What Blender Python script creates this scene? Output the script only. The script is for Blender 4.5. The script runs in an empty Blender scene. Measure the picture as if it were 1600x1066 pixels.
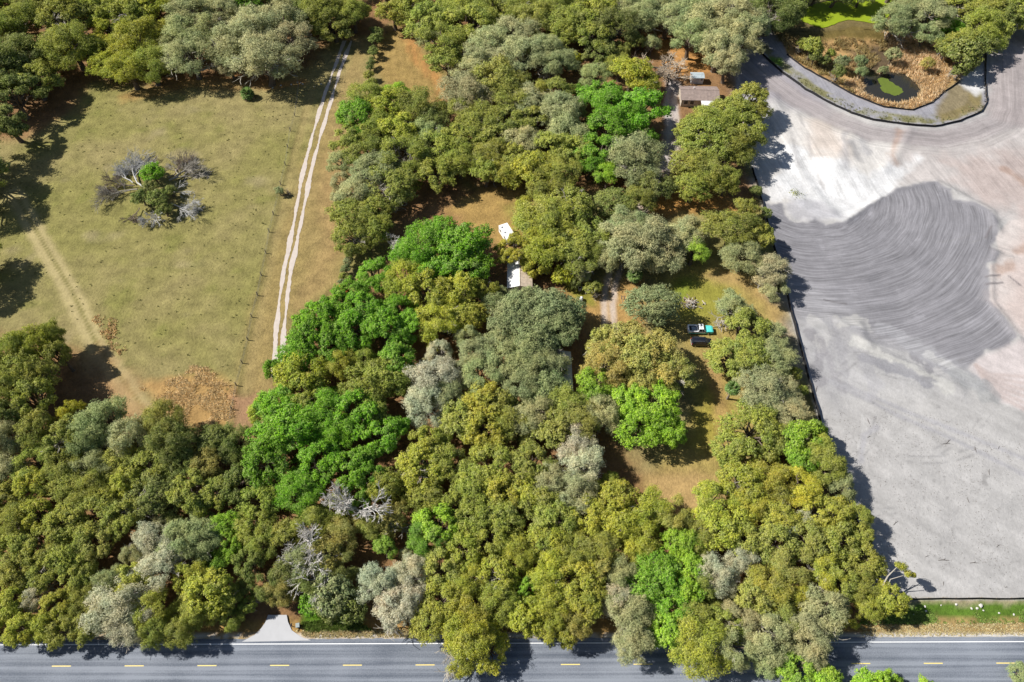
import bpy, bmesh, math, random
import numpy as np
from mathutils import Vector, Matrix
from math import radians, sin, cos, pi, hypot, atan2

scene = bpy.context.scene
COL = scene.collection
random.seed(7)
RNG = np.random.default_rng(11)

# ------------------------------------------------------------------ camera
CAM_H, PITCH, LENS = 125.0, 55.0, 24.0           # drone height, degrees below horizontal, mm on a 36 mm sensor
cam_d = bpy.data.cameras.new('camera'); cam = bpy.data.objects.new('camera', cam_d); COL.objects.link(cam)
cam.location = (0, 0, CAM_H); cam.rotation_euler = (radians(90 - PITCH), 0, 0)
cam_d.lens = LENS; cam_d.sensor_width = 36; cam_d.clip_start = 1; cam_d.clip_end = 6000
scene.camera = cam
# ------------------------------------------------------------------ light
SUN_EL, SUN_DX, SUN_DY = 43.0, 1.0, -0.16          # shadows fall to +X and slightly -Y
w = bpy.data.worlds.new('World'); scene.world = w; w.use_nodes = True
wn = w.node_tree.nodes; wl = w.node_tree.links
sky = wn.new('ShaderNodeTexSky'); sky.sky_type = 'NISHITA'; sky.sun_disc = False
sky.sun_elevation = radians(SUN_EL); sky.sun_rotation = atan2(-SUN_DX, -SUN_DY) % (2 * pi)
bg = wn['Background']; wl.new(sky.outputs[0], bg.inputs[0]); bg.inputs[1].default_value = 0.056
sd = bpy.data.lights.new('sun', 'SUN'); sd.energy = 5.0; sd.angle = radians(0.5); sd.color = (1.0, 0.968, 0.915)
so = bpy.data.objects.new('sun', sd); COL.objects.link(so)
_h = hypot(SUN_DX, SUN_DY)
so.rotation_euler = Vector((SUN_DX / _h * cos(radians(SUN_EL)), SUN_DY / _h * cos(radians(SUN_EL)), -sin(radians(SUN_EL)))).to_track_quat('-Z', 'Y').to_euler()
so.location = (-60, 60, 150)
vs = scene.view_settings
vs.view_transform = 'Standard'; vs.look = 'None'; vs.gamma = 1; vs.use_curve_mapping = False; vs.exposure = 0.52

# ------------------------------------------------------------------ pixel of the photograph -> point on a horizontal plane
FPX = 1600 * LENS / 36; SP, CP = sin(radians(PITCH)), cos(radians(PITCH))
def G(x, y, z=0.0):
    u, v = x - 800.0, y - 533.0
    d = FPX * SP + v * CP
    k = (CAM_H - z) / d
    return (u * k, (FPX * CP - v * SP) * k)
def PXM(y):                                        # photo pixels per metre across, at picture row y on the ground
    return (FPX * SP + (y - 533.0) * CP) / CAM_H
def GP(pts, z=0.0): return [G(x, y, z) for x, y in pts]

# ------------------------------------------------------------------ noise and distance fields (numpy)
def vnoise(x, y, seed):
    t = np.random.default_rng(seed).random((256, 256))
    xi, yi = np.floor(x).astype(int), np.floor(y).astype(int)
    fx, fy = x - xi, y - yi
    fx, fy = fx * fx * (3 - 2 * fx), fy * fy * (3 - 2 * fy)
    a, b = t[xi & 255, yi & 255], t[(xi + 1) & 255, yi & 255]
    c, d = t[xi & 255, (yi + 1) & 255], t[(xi + 1) & 255, (yi + 1) & 255]
    return (a + (b - a) * fx) * (1 - fy) + (c + (d - c) * fx) * fy
def fbm(x, y, scale, octv, seed):
    s, a, n = 0, 1.0, 0
    for o in range(octv):
        s = s + a * (vnoise(x / scale, y / scale, seed + o) - .5); n += a; a *= .55; scale *= .5
    return 2 * s / n                                # about -1 .. 1
def sstep(a, b, x):
    t = np.clip((x - a) / (b - a), 0, 1); return t * t * (3 - 2 * t)
def line_dist(pts, X, Y):
    d = np.full(X.shape, 1e9)
    for (ax, ay), (bx, by) in zip(pts[:-1], pts[1:]):
        vx, vy = bx - ax, by - ay; L = vx * vx + vy * vy + 1e-9
        t = np.clip(((X - ax) * vx + (Y - ay) * vy) / L, 0, 1)
        d = np.minimum(d, np.hypot(X - ax - t * vx, Y - ay - t * vy))
    return d
def inside(pts, X, Y):
    r = np.zeros(X.shape, bool); n = len(pts)
    for i in range(n):
        (ax, ay), (bx, by) = pts[i], pts[(i + 1) % n]
        if ay == by: continue
        c = ((ay > Y) != (by > Y)) & (X < (bx - ax) * (Y - ay) / (by - ay) + ax)
        r ^= c
    return r
def sdf(pts, X, Y):                                 # positive inside
    d = line_dist(list(pts) + [pts[0]], X, Y)
    return np.where(inside(pts, X, Y), d, -d)
def lin(c): 
    c = np.asarray(c, float) / 255.0
    return np.where(c <= .04045, c / 12.92, ((c + .055) / 1.055) ** 2.4)

# ------------------------------------------------------------------ materials
def new_mat(name):
    m = bpy.data.materials.new(name); m.use_nodes = True
    nt = m.node_tree; return m, nt, nt.nodes['Principled BSDF']
def nd(nt, t, **kw):
    n = nt.nodes.new(t)
    for k, v in kw.items(): setattr(n, k, v)
    return n
def mat(name, col, rough=.7, metal=0.0, var=.25, scale=1.5, spec=.3, bump=0.0):
    m, nt, p = new_mat(name)
    tc = nd(nt, 'ShaderNodeTexCoord'); n = nd(nt, 'ShaderNodeTexNoise'); n.inputs['Scale'].default_value = scale; n.inputs['Detail'].default_value = 5
    nt.links.new(tc.outputs['Object'], n.inputs['Vector'])
    mx = nd(nt, 'ShaderNodeMix', data_type='RGBA')
    mx.inputs[6].default_value = (*[c * (1 - var) for c in col], 1); mx.inputs[7].default_value = (*[min(1, c * (1 + var)) for c in col], 1)
    nt.links.new(n.outputs['Fac'], mx.inputs[0]); nt.links.new(mx.outputs[2], p.inputs['Base Color'])
    p.inputs['Roughness'].default_value = rough; p.inputs['Metallic'].default_value = metal; p.inputs['Specular IOR Level'].default_value = spec
    if bump:
        b = nd(nt, 'ShaderNodeBump'); b.inputs['Strength'].default_value = bump; b.inputs['Distance'].default_value = .1
        nt.links.new(n.outputs['Fac'], b.inputs['Height']); nt.links.new(b.outputs[0], p.inputs['Normal'])
    return m
def terrain_mat():
    m, nt, p = new_mat('terrain')
    at = nd(nt, 'ShaderNodeAttribute', attribute_name='Col'); tc = nd(nt, 'ShaderNodeTexCoord')
    n1 = nd(nt, 'ShaderNodeTexNoise'); n1.inputs['Scale'].default_value = 1.6; n1.inputs['Detail'].default_value = 6; n1.inputs['Roughness'].default_value = .7
    n2 = nd(nt, 'ShaderNodeTexNoise'); n2.inputs['Scale'].default_value = .33; n2.inputs['Detail'].default_value = 5
    for n in (n1, n2): nt.links.new(tc.outputs['Object'], n.inputs['Vector'])
    amp = nd(nt, 'ShaderNodeAttribute', attribute_name='Rough')       # how coarse the cover is: grass 1, graded sand 0.3
    a = nd(nt, 'ShaderNodeMath', operation='ADD'); nt.links.new(n1.outputs['Fac'], a.inputs[0]); nt.links.new(n2.outputs['Fac'], a.inputs[1])
    b = nd(nt, 'ShaderNodeMath', operation='SUBTRACT'); nt.links.new(a.outputs[0], b.inputs[0]); b.inputs[1].default_value = 1.0
    c = nd(nt, 'ShaderNodeMath', operation='MULTIPLY'); nt.links.new(b.outputs[0], c.inputs[0]); nt.links.new(amp.outputs['Fac'], c.inputs[1])
    d = nd(nt, 'ShaderNodeMath', operation='MULTIPLY_ADD'); nt.links.new(c.outputs[0], d.inputs[0]); d.inputs[1].default_value = 1.15; d.inputs[2].default_value = 1.0
    v = nd(nt, 'ShaderNodeVectorMath', operation='SCALE'); nt.links.new(at.outputs['Color'], v.inputs[0]); nt.links.new(d.outputs[0], v.inputs['Scale'])
    # lines left by the machines: noise stretched along the stored driving direction
    fl = nd(nt, 'ShaderNodeAttribute', attribute_name='Flow'); sa = nd(nt, 'ShaderNodeAttribute', attribute_name='Streak')
    s1 = nd(nt, 'ShaderNodeTexNoise'); s1.inputs['Scale'].default_value = 1.0; s1.inputs['Detail'].default_value = 4; s1.inputs['Roughness'].default_value = .75; nt.links.new(fl.outputs['Vector'], s1.inputs['Vector'])
    e1 = nd(nt, 'ShaderNodeMath', operation='SUBTRACT'); nt.links.new(s1.outputs['Fac'], e1.inputs[0]); e1.inputs[1].default_value = .5
    e2 = nd(nt, 'ShaderNodeMath', operation='MULTIPLY'); nt.links.new(e1.outputs[0], e2.inputs[0]); nt.links.new(sa.outputs['Fac'], e2.inputs[1])
    e3 = nd(nt, 'ShaderNodeMath', operation='ADD'); nt.links.new(e2.outputs[0], e3.inputs[0]); e3.inputs[1].default_value = 1.0
    v2 = nd(nt, 'ShaderNodeVectorMath', operation='SCALE'); nt.links.new(v.outputs[0], v2.inputs[0]); nt.links.new(e3.outputs[0], v2.inputs['Scale']); v = v2
    nt.links.new(v.outputs[0], p.inputs['Base Color']); p.inputs['Roughness'].default_value = .95; p.inputs['Specular IOR Level'].default_value = .1
    bp = nd(nt, 'ShaderNodeBump'); bp.inputs['Distance'].default_value = .25; nt.links.new(amp.outputs['Fac'], bp.inputs['Strength'])
    nt.links.new(n1.outputs['Fac'], bp.inputs['Height']); nt.links.new(bp.outputs[0], p.inputs['Normal'])
    return m
def leaf_mat(name, ca, cb, cc, nscale=1.3, trans=.28, spread=.5):
    # ca/cb: two tones in patches through the crown, cc: tone some leaves take
    m, nt, p = new_mat(name); nt.nodes.remove(p); out = nt.nodes['Material Output']
    tc = nd(nt, 'ShaderNodeTexCoord'); oi = nd(nt, 'ShaderNodeObjectInfo'); ge = nd(nt, 'ShaderNodeNewGeometry')
    ns = nd(nt, 'ShaderNodeTexNoise', noise_dimensions='4D'); ns.inputs['Scale'].default_value = nscale; ns.inputs['Detail'].default_value = 2
    nt.links.new(tc.outputs['Object'], ns.inputs['Vector'])
    wm = nd(nt, 'ShaderNodeMath', operation='MULTIPLY'); nt.links.new(oi.outputs['Random'], wm.inputs[0]); wm.inputs[1].default_value = 37.0; nt.links.new(wm.outputs[0], ns.inputs['W'])
    mr = nd(nt, 'ShaderNodeMapRange'); nt.links.new(ns.outputs['Fac'], mr.inputs[0]); mr.inputs[1].default_value = .35; mr.inputs[2].default_value = .65
    m1 = nd(nt, 'ShaderNodeMix', data_type='RGBA'); m1.inputs[6].default_value = (*ca, 1); m1.inputs[7].default_value = (*cb, 1); nt.links.new(mr.outputs[0], m1.inputs[0])
    gt = nd(nt, 'ShaderNodeMath', operation='MULTIPLY'); nt.links.new(ge.outputs['Random Per Island'], gt.inputs[0]); gt.inputs[1].default_value = 7.31
    fr = nd(nt, 'ShaderNodeMath', operation='FRACT'); nt.links.new(gt.outputs[0], fr.inputs[0])
    pw = nd(nt, 'ShaderNodeMath', operation='POWER'); nt.links.new(fr.outputs[0], pw.inputs[0]); pw.inputs[1].default_value = 2.2
    m2 = nd(nt, 'ShaderNodeMix', data_type='RGBA'); nt.links.new(pw.outputs[0], m2.inputs[0]); nt.links.new(m1.outputs[2], m2.inputs[6]); m2.inputs[7].default_value = (*cc, 1)
    hs = nd(nt, 'ShaderNodeHueSaturation'); nt.links.new(m2.outputs[2], hs.inputs['Color'])
    h = nd(nt, 'ShaderNodeMapRange'); nt.links.new(oi.outputs['Random'], h.inputs[0]); h.inputs[3].default_value = .487; h.inputs[4].default_value = .514; nt.links.new(h.outputs[0], hs.inputs['Hue'])
    v = nd(nt, 'ShaderNodeMapRange'); nt.links.new(ge.outputs['Random Per Island'], v.inputs[0]); v.inputs[3].default_value = 1 - spread; v.inputs[4].default_value = 1 + spread; nt.links.new(v.outputs[0], hs.inputs['Value'])
    df = nd(nt, 'ShaderNodeBsdfDiffuse'); tr = nd(nt, 'ShaderNodeBsdfTranslucent'); mx = nd(nt, 'ShaderNodeMixShader'); mx.inputs[0].default_value = trans
    nt.links.new(hs.outputs[0], df.inputs[0]); nt.links.new(hs.outputs[0], tr.inputs[0])
    nt.links.new(df.outputs[0], mx.inputs[1]); nt.links.new(tr.outputs[0], mx.inputs[2]); nt.links.new(mx.outputs[0], out.inputs['Surface'])
    return m

def crown_mat():
    # leaves of every tree: the tree's own tone is its object colour; patches, moss and single leaves vary round it
    m, nt, p = new_mat('tree_leaves'); nt.nodes.remove(p); out = nt.nodes['Material Output']; L = nt.links.new
    tc = nd(nt, 'ShaderNodeTexCoord'); oi = nd(nt, 'ShaderNodeObjectInfo'); ge = nd(nt, 'ShaderNodeNewGeometry')
    wm = nd(nt, 'ShaderNodeMath', operation='MULTIPLY'); L(oi.outputs['Random'], wm.inputs[0]); wm.inputs[1].default_value = 53.0
    def noise(sc, det, off):
        n = nd(nt, 'ShaderNodeTexNoise', noise_dimensions='4D'); n.inputs['Scale'].default_value = sc; n.inputs['Detail'].default_value = det; L(tc.outputs['Object'], n.inputs['Vector'])
        w2 = nd(nt, 'ShaderNodeMath', operation='ADD'); L(wm.outputs[0], w2.inputs[0]); w2.inputs[1].default_value = off; L(w2.outputs[0], n.inputs['W']); return n
    def mul(src, col):
        x = nd(nt, 'ShaderNodeMix', data_type='RGBA', blend_type='MULTIPLY'); x.inputs[0].default_value = 1; L(src, x.inputs[6]); x.inputs[7].default_value = (*col, 1); return x.outputs[2]
    def rng(src, a, b, c=0., d=1.):
        x = nd(nt, 'ShaderNodeMapRange'); L(src, x.inputs[0]); x.inputs[1].default_value = a; x.inputs[2].default_value = b; x.inputs[3].default_value = c; x.inputs[4].default_value = d; return x.outputs[0]
    def mix(f, a_, b_):
        x = nd(nt, 'ShaderNodeMix', data_type='RGBA'); L(f, x.inputs[0]); L(a_, x.inputs[6])
        if isinstance(b_, tuple): x.inputs[7].default_value = (*b_, 1)
        else: L(b_, x.inputs[7])
        return x.outputs[2]
    base = oi.outputs['Color']
    c = mix(rng(noise(1.5, 3, 0).outputs['Fac'], .32, .68), mul(base, (.80, .90, .85)), mul(base, (1.22, 1.12, 1.0)))
    c = mix(rng(noise(2.4, 3, 9).outputs['Fac'], .54, .76, 0, .32), c, (.42, .41, .26))                 # lichen and moss on some boughs
    fr = nd(nt, 'ShaderNodeMath', operation='FRACT'); gm = nd(nt, 'ShaderNodeMath', operation='MULTIPLY'); L(ge.outputs['Random Per Island'], gm.inputs[0]); gm.inputs[1].default_value = 7.31; L(gm.outputs[0], fr.inputs[0])
    pw = nd(nt, 'ShaderNodeMath', operation='POWER'); L(fr.outputs[0], pw.inputs[0]); pw.inputs[1].default_value = 3.0
    pm = nd(nt, 'ShaderNodeMath', operation='MULTIPLY'); L(pw.outputs[0], pm.inputs[0]); pm.inputs[1].default_value = .42
    c = mix(pm.outputs[0], c, (.62, .60, .34))                                                         # pale catkins and dry leaves
    hs = nd(nt, 'ShaderNodeHueSaturation'); L(c, hs.inputs['Color']); L(rng(ge.outputs['Random Per Island'], 0, 1, .60, 1.42), hs.inputs['Value']); L(rng(ge.outputs['Random Per Island'], 0, 1, .515, .485), hs.inputs['Hue'])
    # leaves in a crown turn to the light: shading normal leans from the bough outwards
    sb = nd(nt, 'ShaderNodeVectorMath', operation='SUBTRACT'); L(tc.outputs['Object'], sb.inputs[0]); sb.inputs[1].default_value = (0, 0, .75)
    vt = nd(nt, 'ShaderNodeVectorTransform', vector_type='NORMAL', convert_from='OBJECT', convert_to='WORLD'); L(sb.outputs[0], vt.inputs[0])
    nz = nd(nt, 'ShaderNodeVectorMath', operation='NORMALIZE'); L(vt.outputs[0], nz.inputs[0])
    ad = nd(nt, 'ShaderNodeVectorMath', operation='MULTIPLY_ADD'); L(nz.outputs[0], ad.inputs[0]); ad.inputs[1].default_value = (.45, .45, .45); L(ge.outputs['Normal'], ad.inputs[2])
    n2 = nd(nt, 'ShaderNodeVectorMath', operation='NORMALIZE'); L(ad.outputs[0], n2.inputs[0])
    df = nd(nt, 'ShaderNodeBsdfDiffuse'); tr = nd(nt, 'ShaderNodeBsdfTranslucent'); mx = nd(nt, 'ShaderNodeMixShader'); mx.inputs[0].default_value = .33
    L(hs.outputs[0], df.inputs[0]); L(hs.outputs[0], tr.inputs[0]); L(n2.outputs[0], df.inputs['Normal'])
    L(df.outputs[0], mx.inputs[1]); L(tr.outputs[0], mx.inputs[2]); L(mx.outputs[0], out.inputs['Surface'])
    return m

# ------------------------------------------------------------------ mesh helpers
def np_mesh(name, V, F, mats, smooth=False):
    """V (n,3), F (m,k) all faces of k corners"""
    me = bpy.data.meshes.new(name); V = np.asarray(V, np.float32); F = np.asarray(F, np.int32); k = F.shape[1]
    me.vertices.add(len(V)); me.vertices.foreach_set('co', V.ravel())
    me.loops.add(F.size); me.loops.foreach_set('vertex_index', F.ravel())
    me.polygons.add(len(F)); me.polygons.foreach_set('loop_start', np.arange(0, F.size, k, dtype=np.int32))
    if smooth: me.polygons.foreach_set('use_smooth', np.ones(len(F), bool))
    me.update(calc_edges=True)
    for m in (mats if isinstance(mats, (list, tuple)) else [mats]): me.materials.append(m)
    return me
def link(name, data, parent=None, loc=None, rot=None, scale=None):
    o = bpy.data.objects.new(name, data); COL.objects.link(o)
    if parent: o.parent = parent
    if loc is not None: o.location = loc
    if rot is not None: o.rotation_euler = rot
    if scale is not None: o.scale = scale
    return o
def tag(o, label=None, cat=None, group=None, kind=None):
    if label: o['label'] = label
    if cat: o['category'] = cat
    if group: o['group'] = group
    if kind: o['kind'] = kind
    return o
def thing(name, label, cat, loc=(0, 0, 0), rz=0.0, group=None, scale=None):
    o = link(name, None, None, loc, (0, 0, rz), scale); o.empty_display_size = .3
    return tag(o, label, cat, group)
def copy_tree(o, parent=None):
    c = o.copy(); COL.objects.link(c); c.parent = parent
    for ch in list(o.children): copy_tree(ch, c)
    return c
class MB:
    def __init__(s): s.v = []; s.f = []
    def add(s, v, f):
        n = len(s.v); s.v += [tuple(p) for p in v]; s.f += [tuple(i + n for i in q) for q in f]; return s
    def box(s, c, d, rz=0.0, rx=0.0, ry=0.0):
        M = Matrix.Rotation(rz, 3, 'Z') @ Matrix.Rotation(ry, 3, 'Y') @ Matrix.Rotation(rx, 3, 'X'); c = Vector(c)
        v = [c + M @ Vector((x * d[0] / 2, y * d[1] / 2, z * d[2] / 2)) for z in (-1, 1) for y in (-1, 1) for x in (-1, 1)]
        return s.add(v, [(0, 2, 3, 1), (4, 5, 7, 6), (0, 1, 5, 4), (2, 6, 7, 3), (0, 4, 6, 2), (1, 3, 7, 5)])
    def tube(s, pts, radii, n=6, cap=True):
        pts = [Vector(p) for p in pts]; rings = []
        for i, p in enumerate(pts):
            t = (pts[min(i + 1, len(pts) - 1)] - pts[max(i - 1, 0)]).normalized()
            a = t.cross(Vector((0, 0, 1)) if abs(t.z) < .9 else Vector((1, 0, 0))).normalized(); b = t.cross(a)
            rings.append([p + (a * cos(2 * pi * k / n) + b * sin(2 * pi * k / n)) * radii[i] for k in range(n)])
        v = [q for r in rings for q in r]; f = []
        for i in range(len(pts) - 1):
            for k in range(n):
                f.append((i * n + k, i * n + (k + 1) % n, (i + 1) * n + (k + 1) % n, (i + 1) * n + k))
        if cap: f += [tuple(range(n))[::-1], tuple((len(pts) - 1) * n + k for k in range(n))]
        return s.add(v, f)
    def loft(s, rings, closed=True):                # rings: lists of the same number of points
        n = len(rings[0]); v = [q for r in rings for q in r]; f = []
        for i in range(len(rings) - 1):
            for k in range(n): f.append((i * n + k, i * n + (k + 1) % n, (i + 1) * n + (k + 1) % n, (i + 1) * n + k))
        if closed: f += [tuple(range(n))[::-1], tuple((len(rings) - 1) * n + k for k in range(n))]
        return s.add(v, f)
    def mesh(s, name, m, bevel=0.0, smooth=False):
        me = bpy.data.meshes.new(name); me.from_pydata([tuple(p) for p in s.v], [], s.f); me.materials.append(m)
        bm = bmesh.new(); bm.from_mesh(me)
        bmesh.ops.recalc_face_normals(bm, faces=bm.faces)
        if bevel: bmesh.ops.bevel(bm, geom=bm.edges[:], offset=bevel, segments=2, affect='EDGES', profile=.5)
        bm.to_mesh(me); bm.free()
        if smooth: me.polygons.foreach_set('use_smooth', [True] * len(me.polygons))
        me.update(); return me
    def obj(s, name, m, parent=None, bevel=0.0, smooth=False, **kw):
        return link(name, s.mesh(name, m, bevel, smooth), parent, **kw)
# ================================================================== THE GROUND
OUTER_SILT = [(1171, 69), (1196, 92), (1222, 115), (1258, 141), (1296, 162), (1330, 178), (1364, 189), (1415, 197), (1458, 199), (1499, 191), (1533, 176), (1541, 162), (1540, 135), (1540, 108), (1540, 81)]
INNER_SILT = [(1229, 86), (1256, 108), (1296, 128), (1340, 152), (1381, 169), (1425, 174), (1455, 162), (1479, 142), (1499, 128)]
PROP_SILT = [(1175, 263), (1185, 297), (1200, 354), (1211, 395), (1222, 431), (1232, 475), (1249, 539), (1266, 603), (1281, 661), (1291, 698), (1330, 800), (1383, 934)]
ROAD_SILT = [(1383, 934), (1425, 938), (1470, 937), (1530, 937), (1600, 936), (1680, 936)]
SITE = [(1171, 60), (1171, 69), (1150, 110), (1150, 150), (1165, 210), (1175, 263), (1185, 297), (1200, 354), (1222, 431), (1232, 475), (1249, 539), (1266, 603), (1281, 661), (1291, 698), (1330, 800), (1383, 936), (1680, 938), (1820, 938), (1950, 30), (1600, 30), (1560, 45), (1500, 30), (1250, 30), (1215, 60)]
POND = [(1348, 104), (1356, 96), (1366, 100), (1376, 107), (1388, 103), (1402, 106), (1418, 108), (1434, 121), (1443, 133), (1436, 148), (1418, 153), (1404, 158), (1386, 154), (1366, 151), (1352, 138), (1355, 124)]
ALGAE_POND = [(1250, 30), (1262, 12), (1300, 2), (1390, 0), (1388, 26), (1372, 37), (1345, 34), (1322, 32), (1300, 40), (1285, 44), (1262, 37)]
LANE_L = [(538, 64), (522, 108), (507, 149), (490, 206), (473, 270), (465, 315), (457, 358), (449, 398), (442, 431), (436, 475), (432, 512), (429, 566), (428, 590)]
LANE_R = [(549, 64), (532, 108), (517, 159), (501, 212), (486, 267), (477, 315), (468, 358), (460, 398), (454, 424), (449, 465), (446, 495), (442, 540), (440, 580)]
DARKSOIL = [(1195, 318), (1222, 318), (1232, 345), (1262, 347), (1272, 341), (1290, 353), (1320, 346), (1345, 330), (1375, 306), (1400, 294), (1440, 286), (1462, 285), (1484, 298), (1487, 303), (1490, 312), (1520, 319), (1548, 331), (1557, 345), (1558, 368), (1551, 384), (1560, 395), (1557, 410), (1544, 413), (1540, 430), (1547, 445), (1545, 470), (1568, 498), (1590, 528), (1572, 545), (1540, 550), (1518, 572), (1480, 585), (1440, 560), (1400, 545), (1350, 530), (1300, 500), (1270, 508), (1240, 495), (1225, 440)]
W_OUTER, W_INNER, W_SITE, W_POND = GP(OUTER_SILT), GP(INNER_SILT), GP(SITE), GP(POND)
W_BASIN = W_INNER + GP([(1530, 100), (1535, 60), (1500, 45), (1400, 48), (1300, 52), (1215, 55)])
W_BANK = W_OUTER + GP([(1545, 60), (1500, 40), (1400, 45), (1300, 48), (1200, 50)])
# road frame: centre line through two of its dashes
RA, RB = Vector((*G(96, 1041), 0)), Vector((*G(1502, 1036.5), 0))
RDIR = (RB - RA).normalized(); RNRM = Vector((-RDIR.y, RDIR.x, 0))        # +RNRM is away from the camera
def road_pt(s, t): p = RA + RDIR * s + RNRM * t; return (p.x, p.y)
def road_st(X, Y):
    return (X - RA.x) * RDIR.x + (Y - RA.y) * RDIR.y, (X - RA.x) * RNRM.x + (Y - RA.y) * RNRM.y

def H(X, Y):
    """height of the land in metres"""
    X, Y = np.asarray(X, float), np.asarray(Y, float)
    far = 1 - sstep(170, 260, np.hypot(X, Y - 110))
    z = .12 * fbm(X, Y, 25, 2, 91) * far
    sel = (X > 30) & (X < 210) & (Y > 15) & (Y < 260)
    if sel.any():
        x, y = X[sel], Y[sel]; h = np.zeros(x.shape)
        h -= 1.7 * sstep(0, 7, sdf(W_BASIN, x, y))
        h -= .9 * sstep(-1.2, 1.6, sdf(W_POND, x, y))
        sd_ = sdf(W_SITE, x, y); si = sstep(0, 6, sd_)
        h += si * .35 * fbm(x, y, 14, 3, 33)
        for pts, hh, wd in MOUNDS:
            d = line_dist(pts, x, y); h += hh * np.exp(-(d / wd) ** 2)
        z = z.copy(); z[sel] += h
    s, t = road_st(X, Y)
    z = z * sstep(5.5, 9, np.abs(t)) - .25 * np.exp(-((t - 7.4) / 1.6) ** 2)        # level road bed, shallow ditch
    return z
MOUNDS = [(GP([(1208, 150), (1225, 200), (1250, 262), (1300, 330)]), .35, 1.8), (GP([(1330, 215), (1300, 270)]), .5, 3.0), (GP([(1420, 205), (1400, 245), (1380, 262)]), .4, 1.6),
          (GP([(1310, 505), (1370, 545), (1440, 585), (1500, 610)]), .35, 1.3), (GP([(1270, 510), (1300, 500), (1345, 515)]), .3, 1.4), (GP([(1340, 505), (1352, 540)]), .2, 1.2),
          (GP([(1530, 610), (1545, 618)]), .35, 1.6), (GP([(1400, 292), (1462, 284), (1490, 300), (1548, 332), (1558, 360)]), .55, 1.3), (GP([(1558, 395), (1545, 415), (1547, 470), (1590, 530)]), .5, 1.2),
          (GP([(1262, 343), (1320, 346), (1375, 306)]), .45, 1.2), (GP([(1225, 250), (1290, 300), (1350, 320), (1420, 265)]), -.9, 7.0)]
def hz(x, y): return float(H(np.array([x]), np.array([y]))[0])

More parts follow.
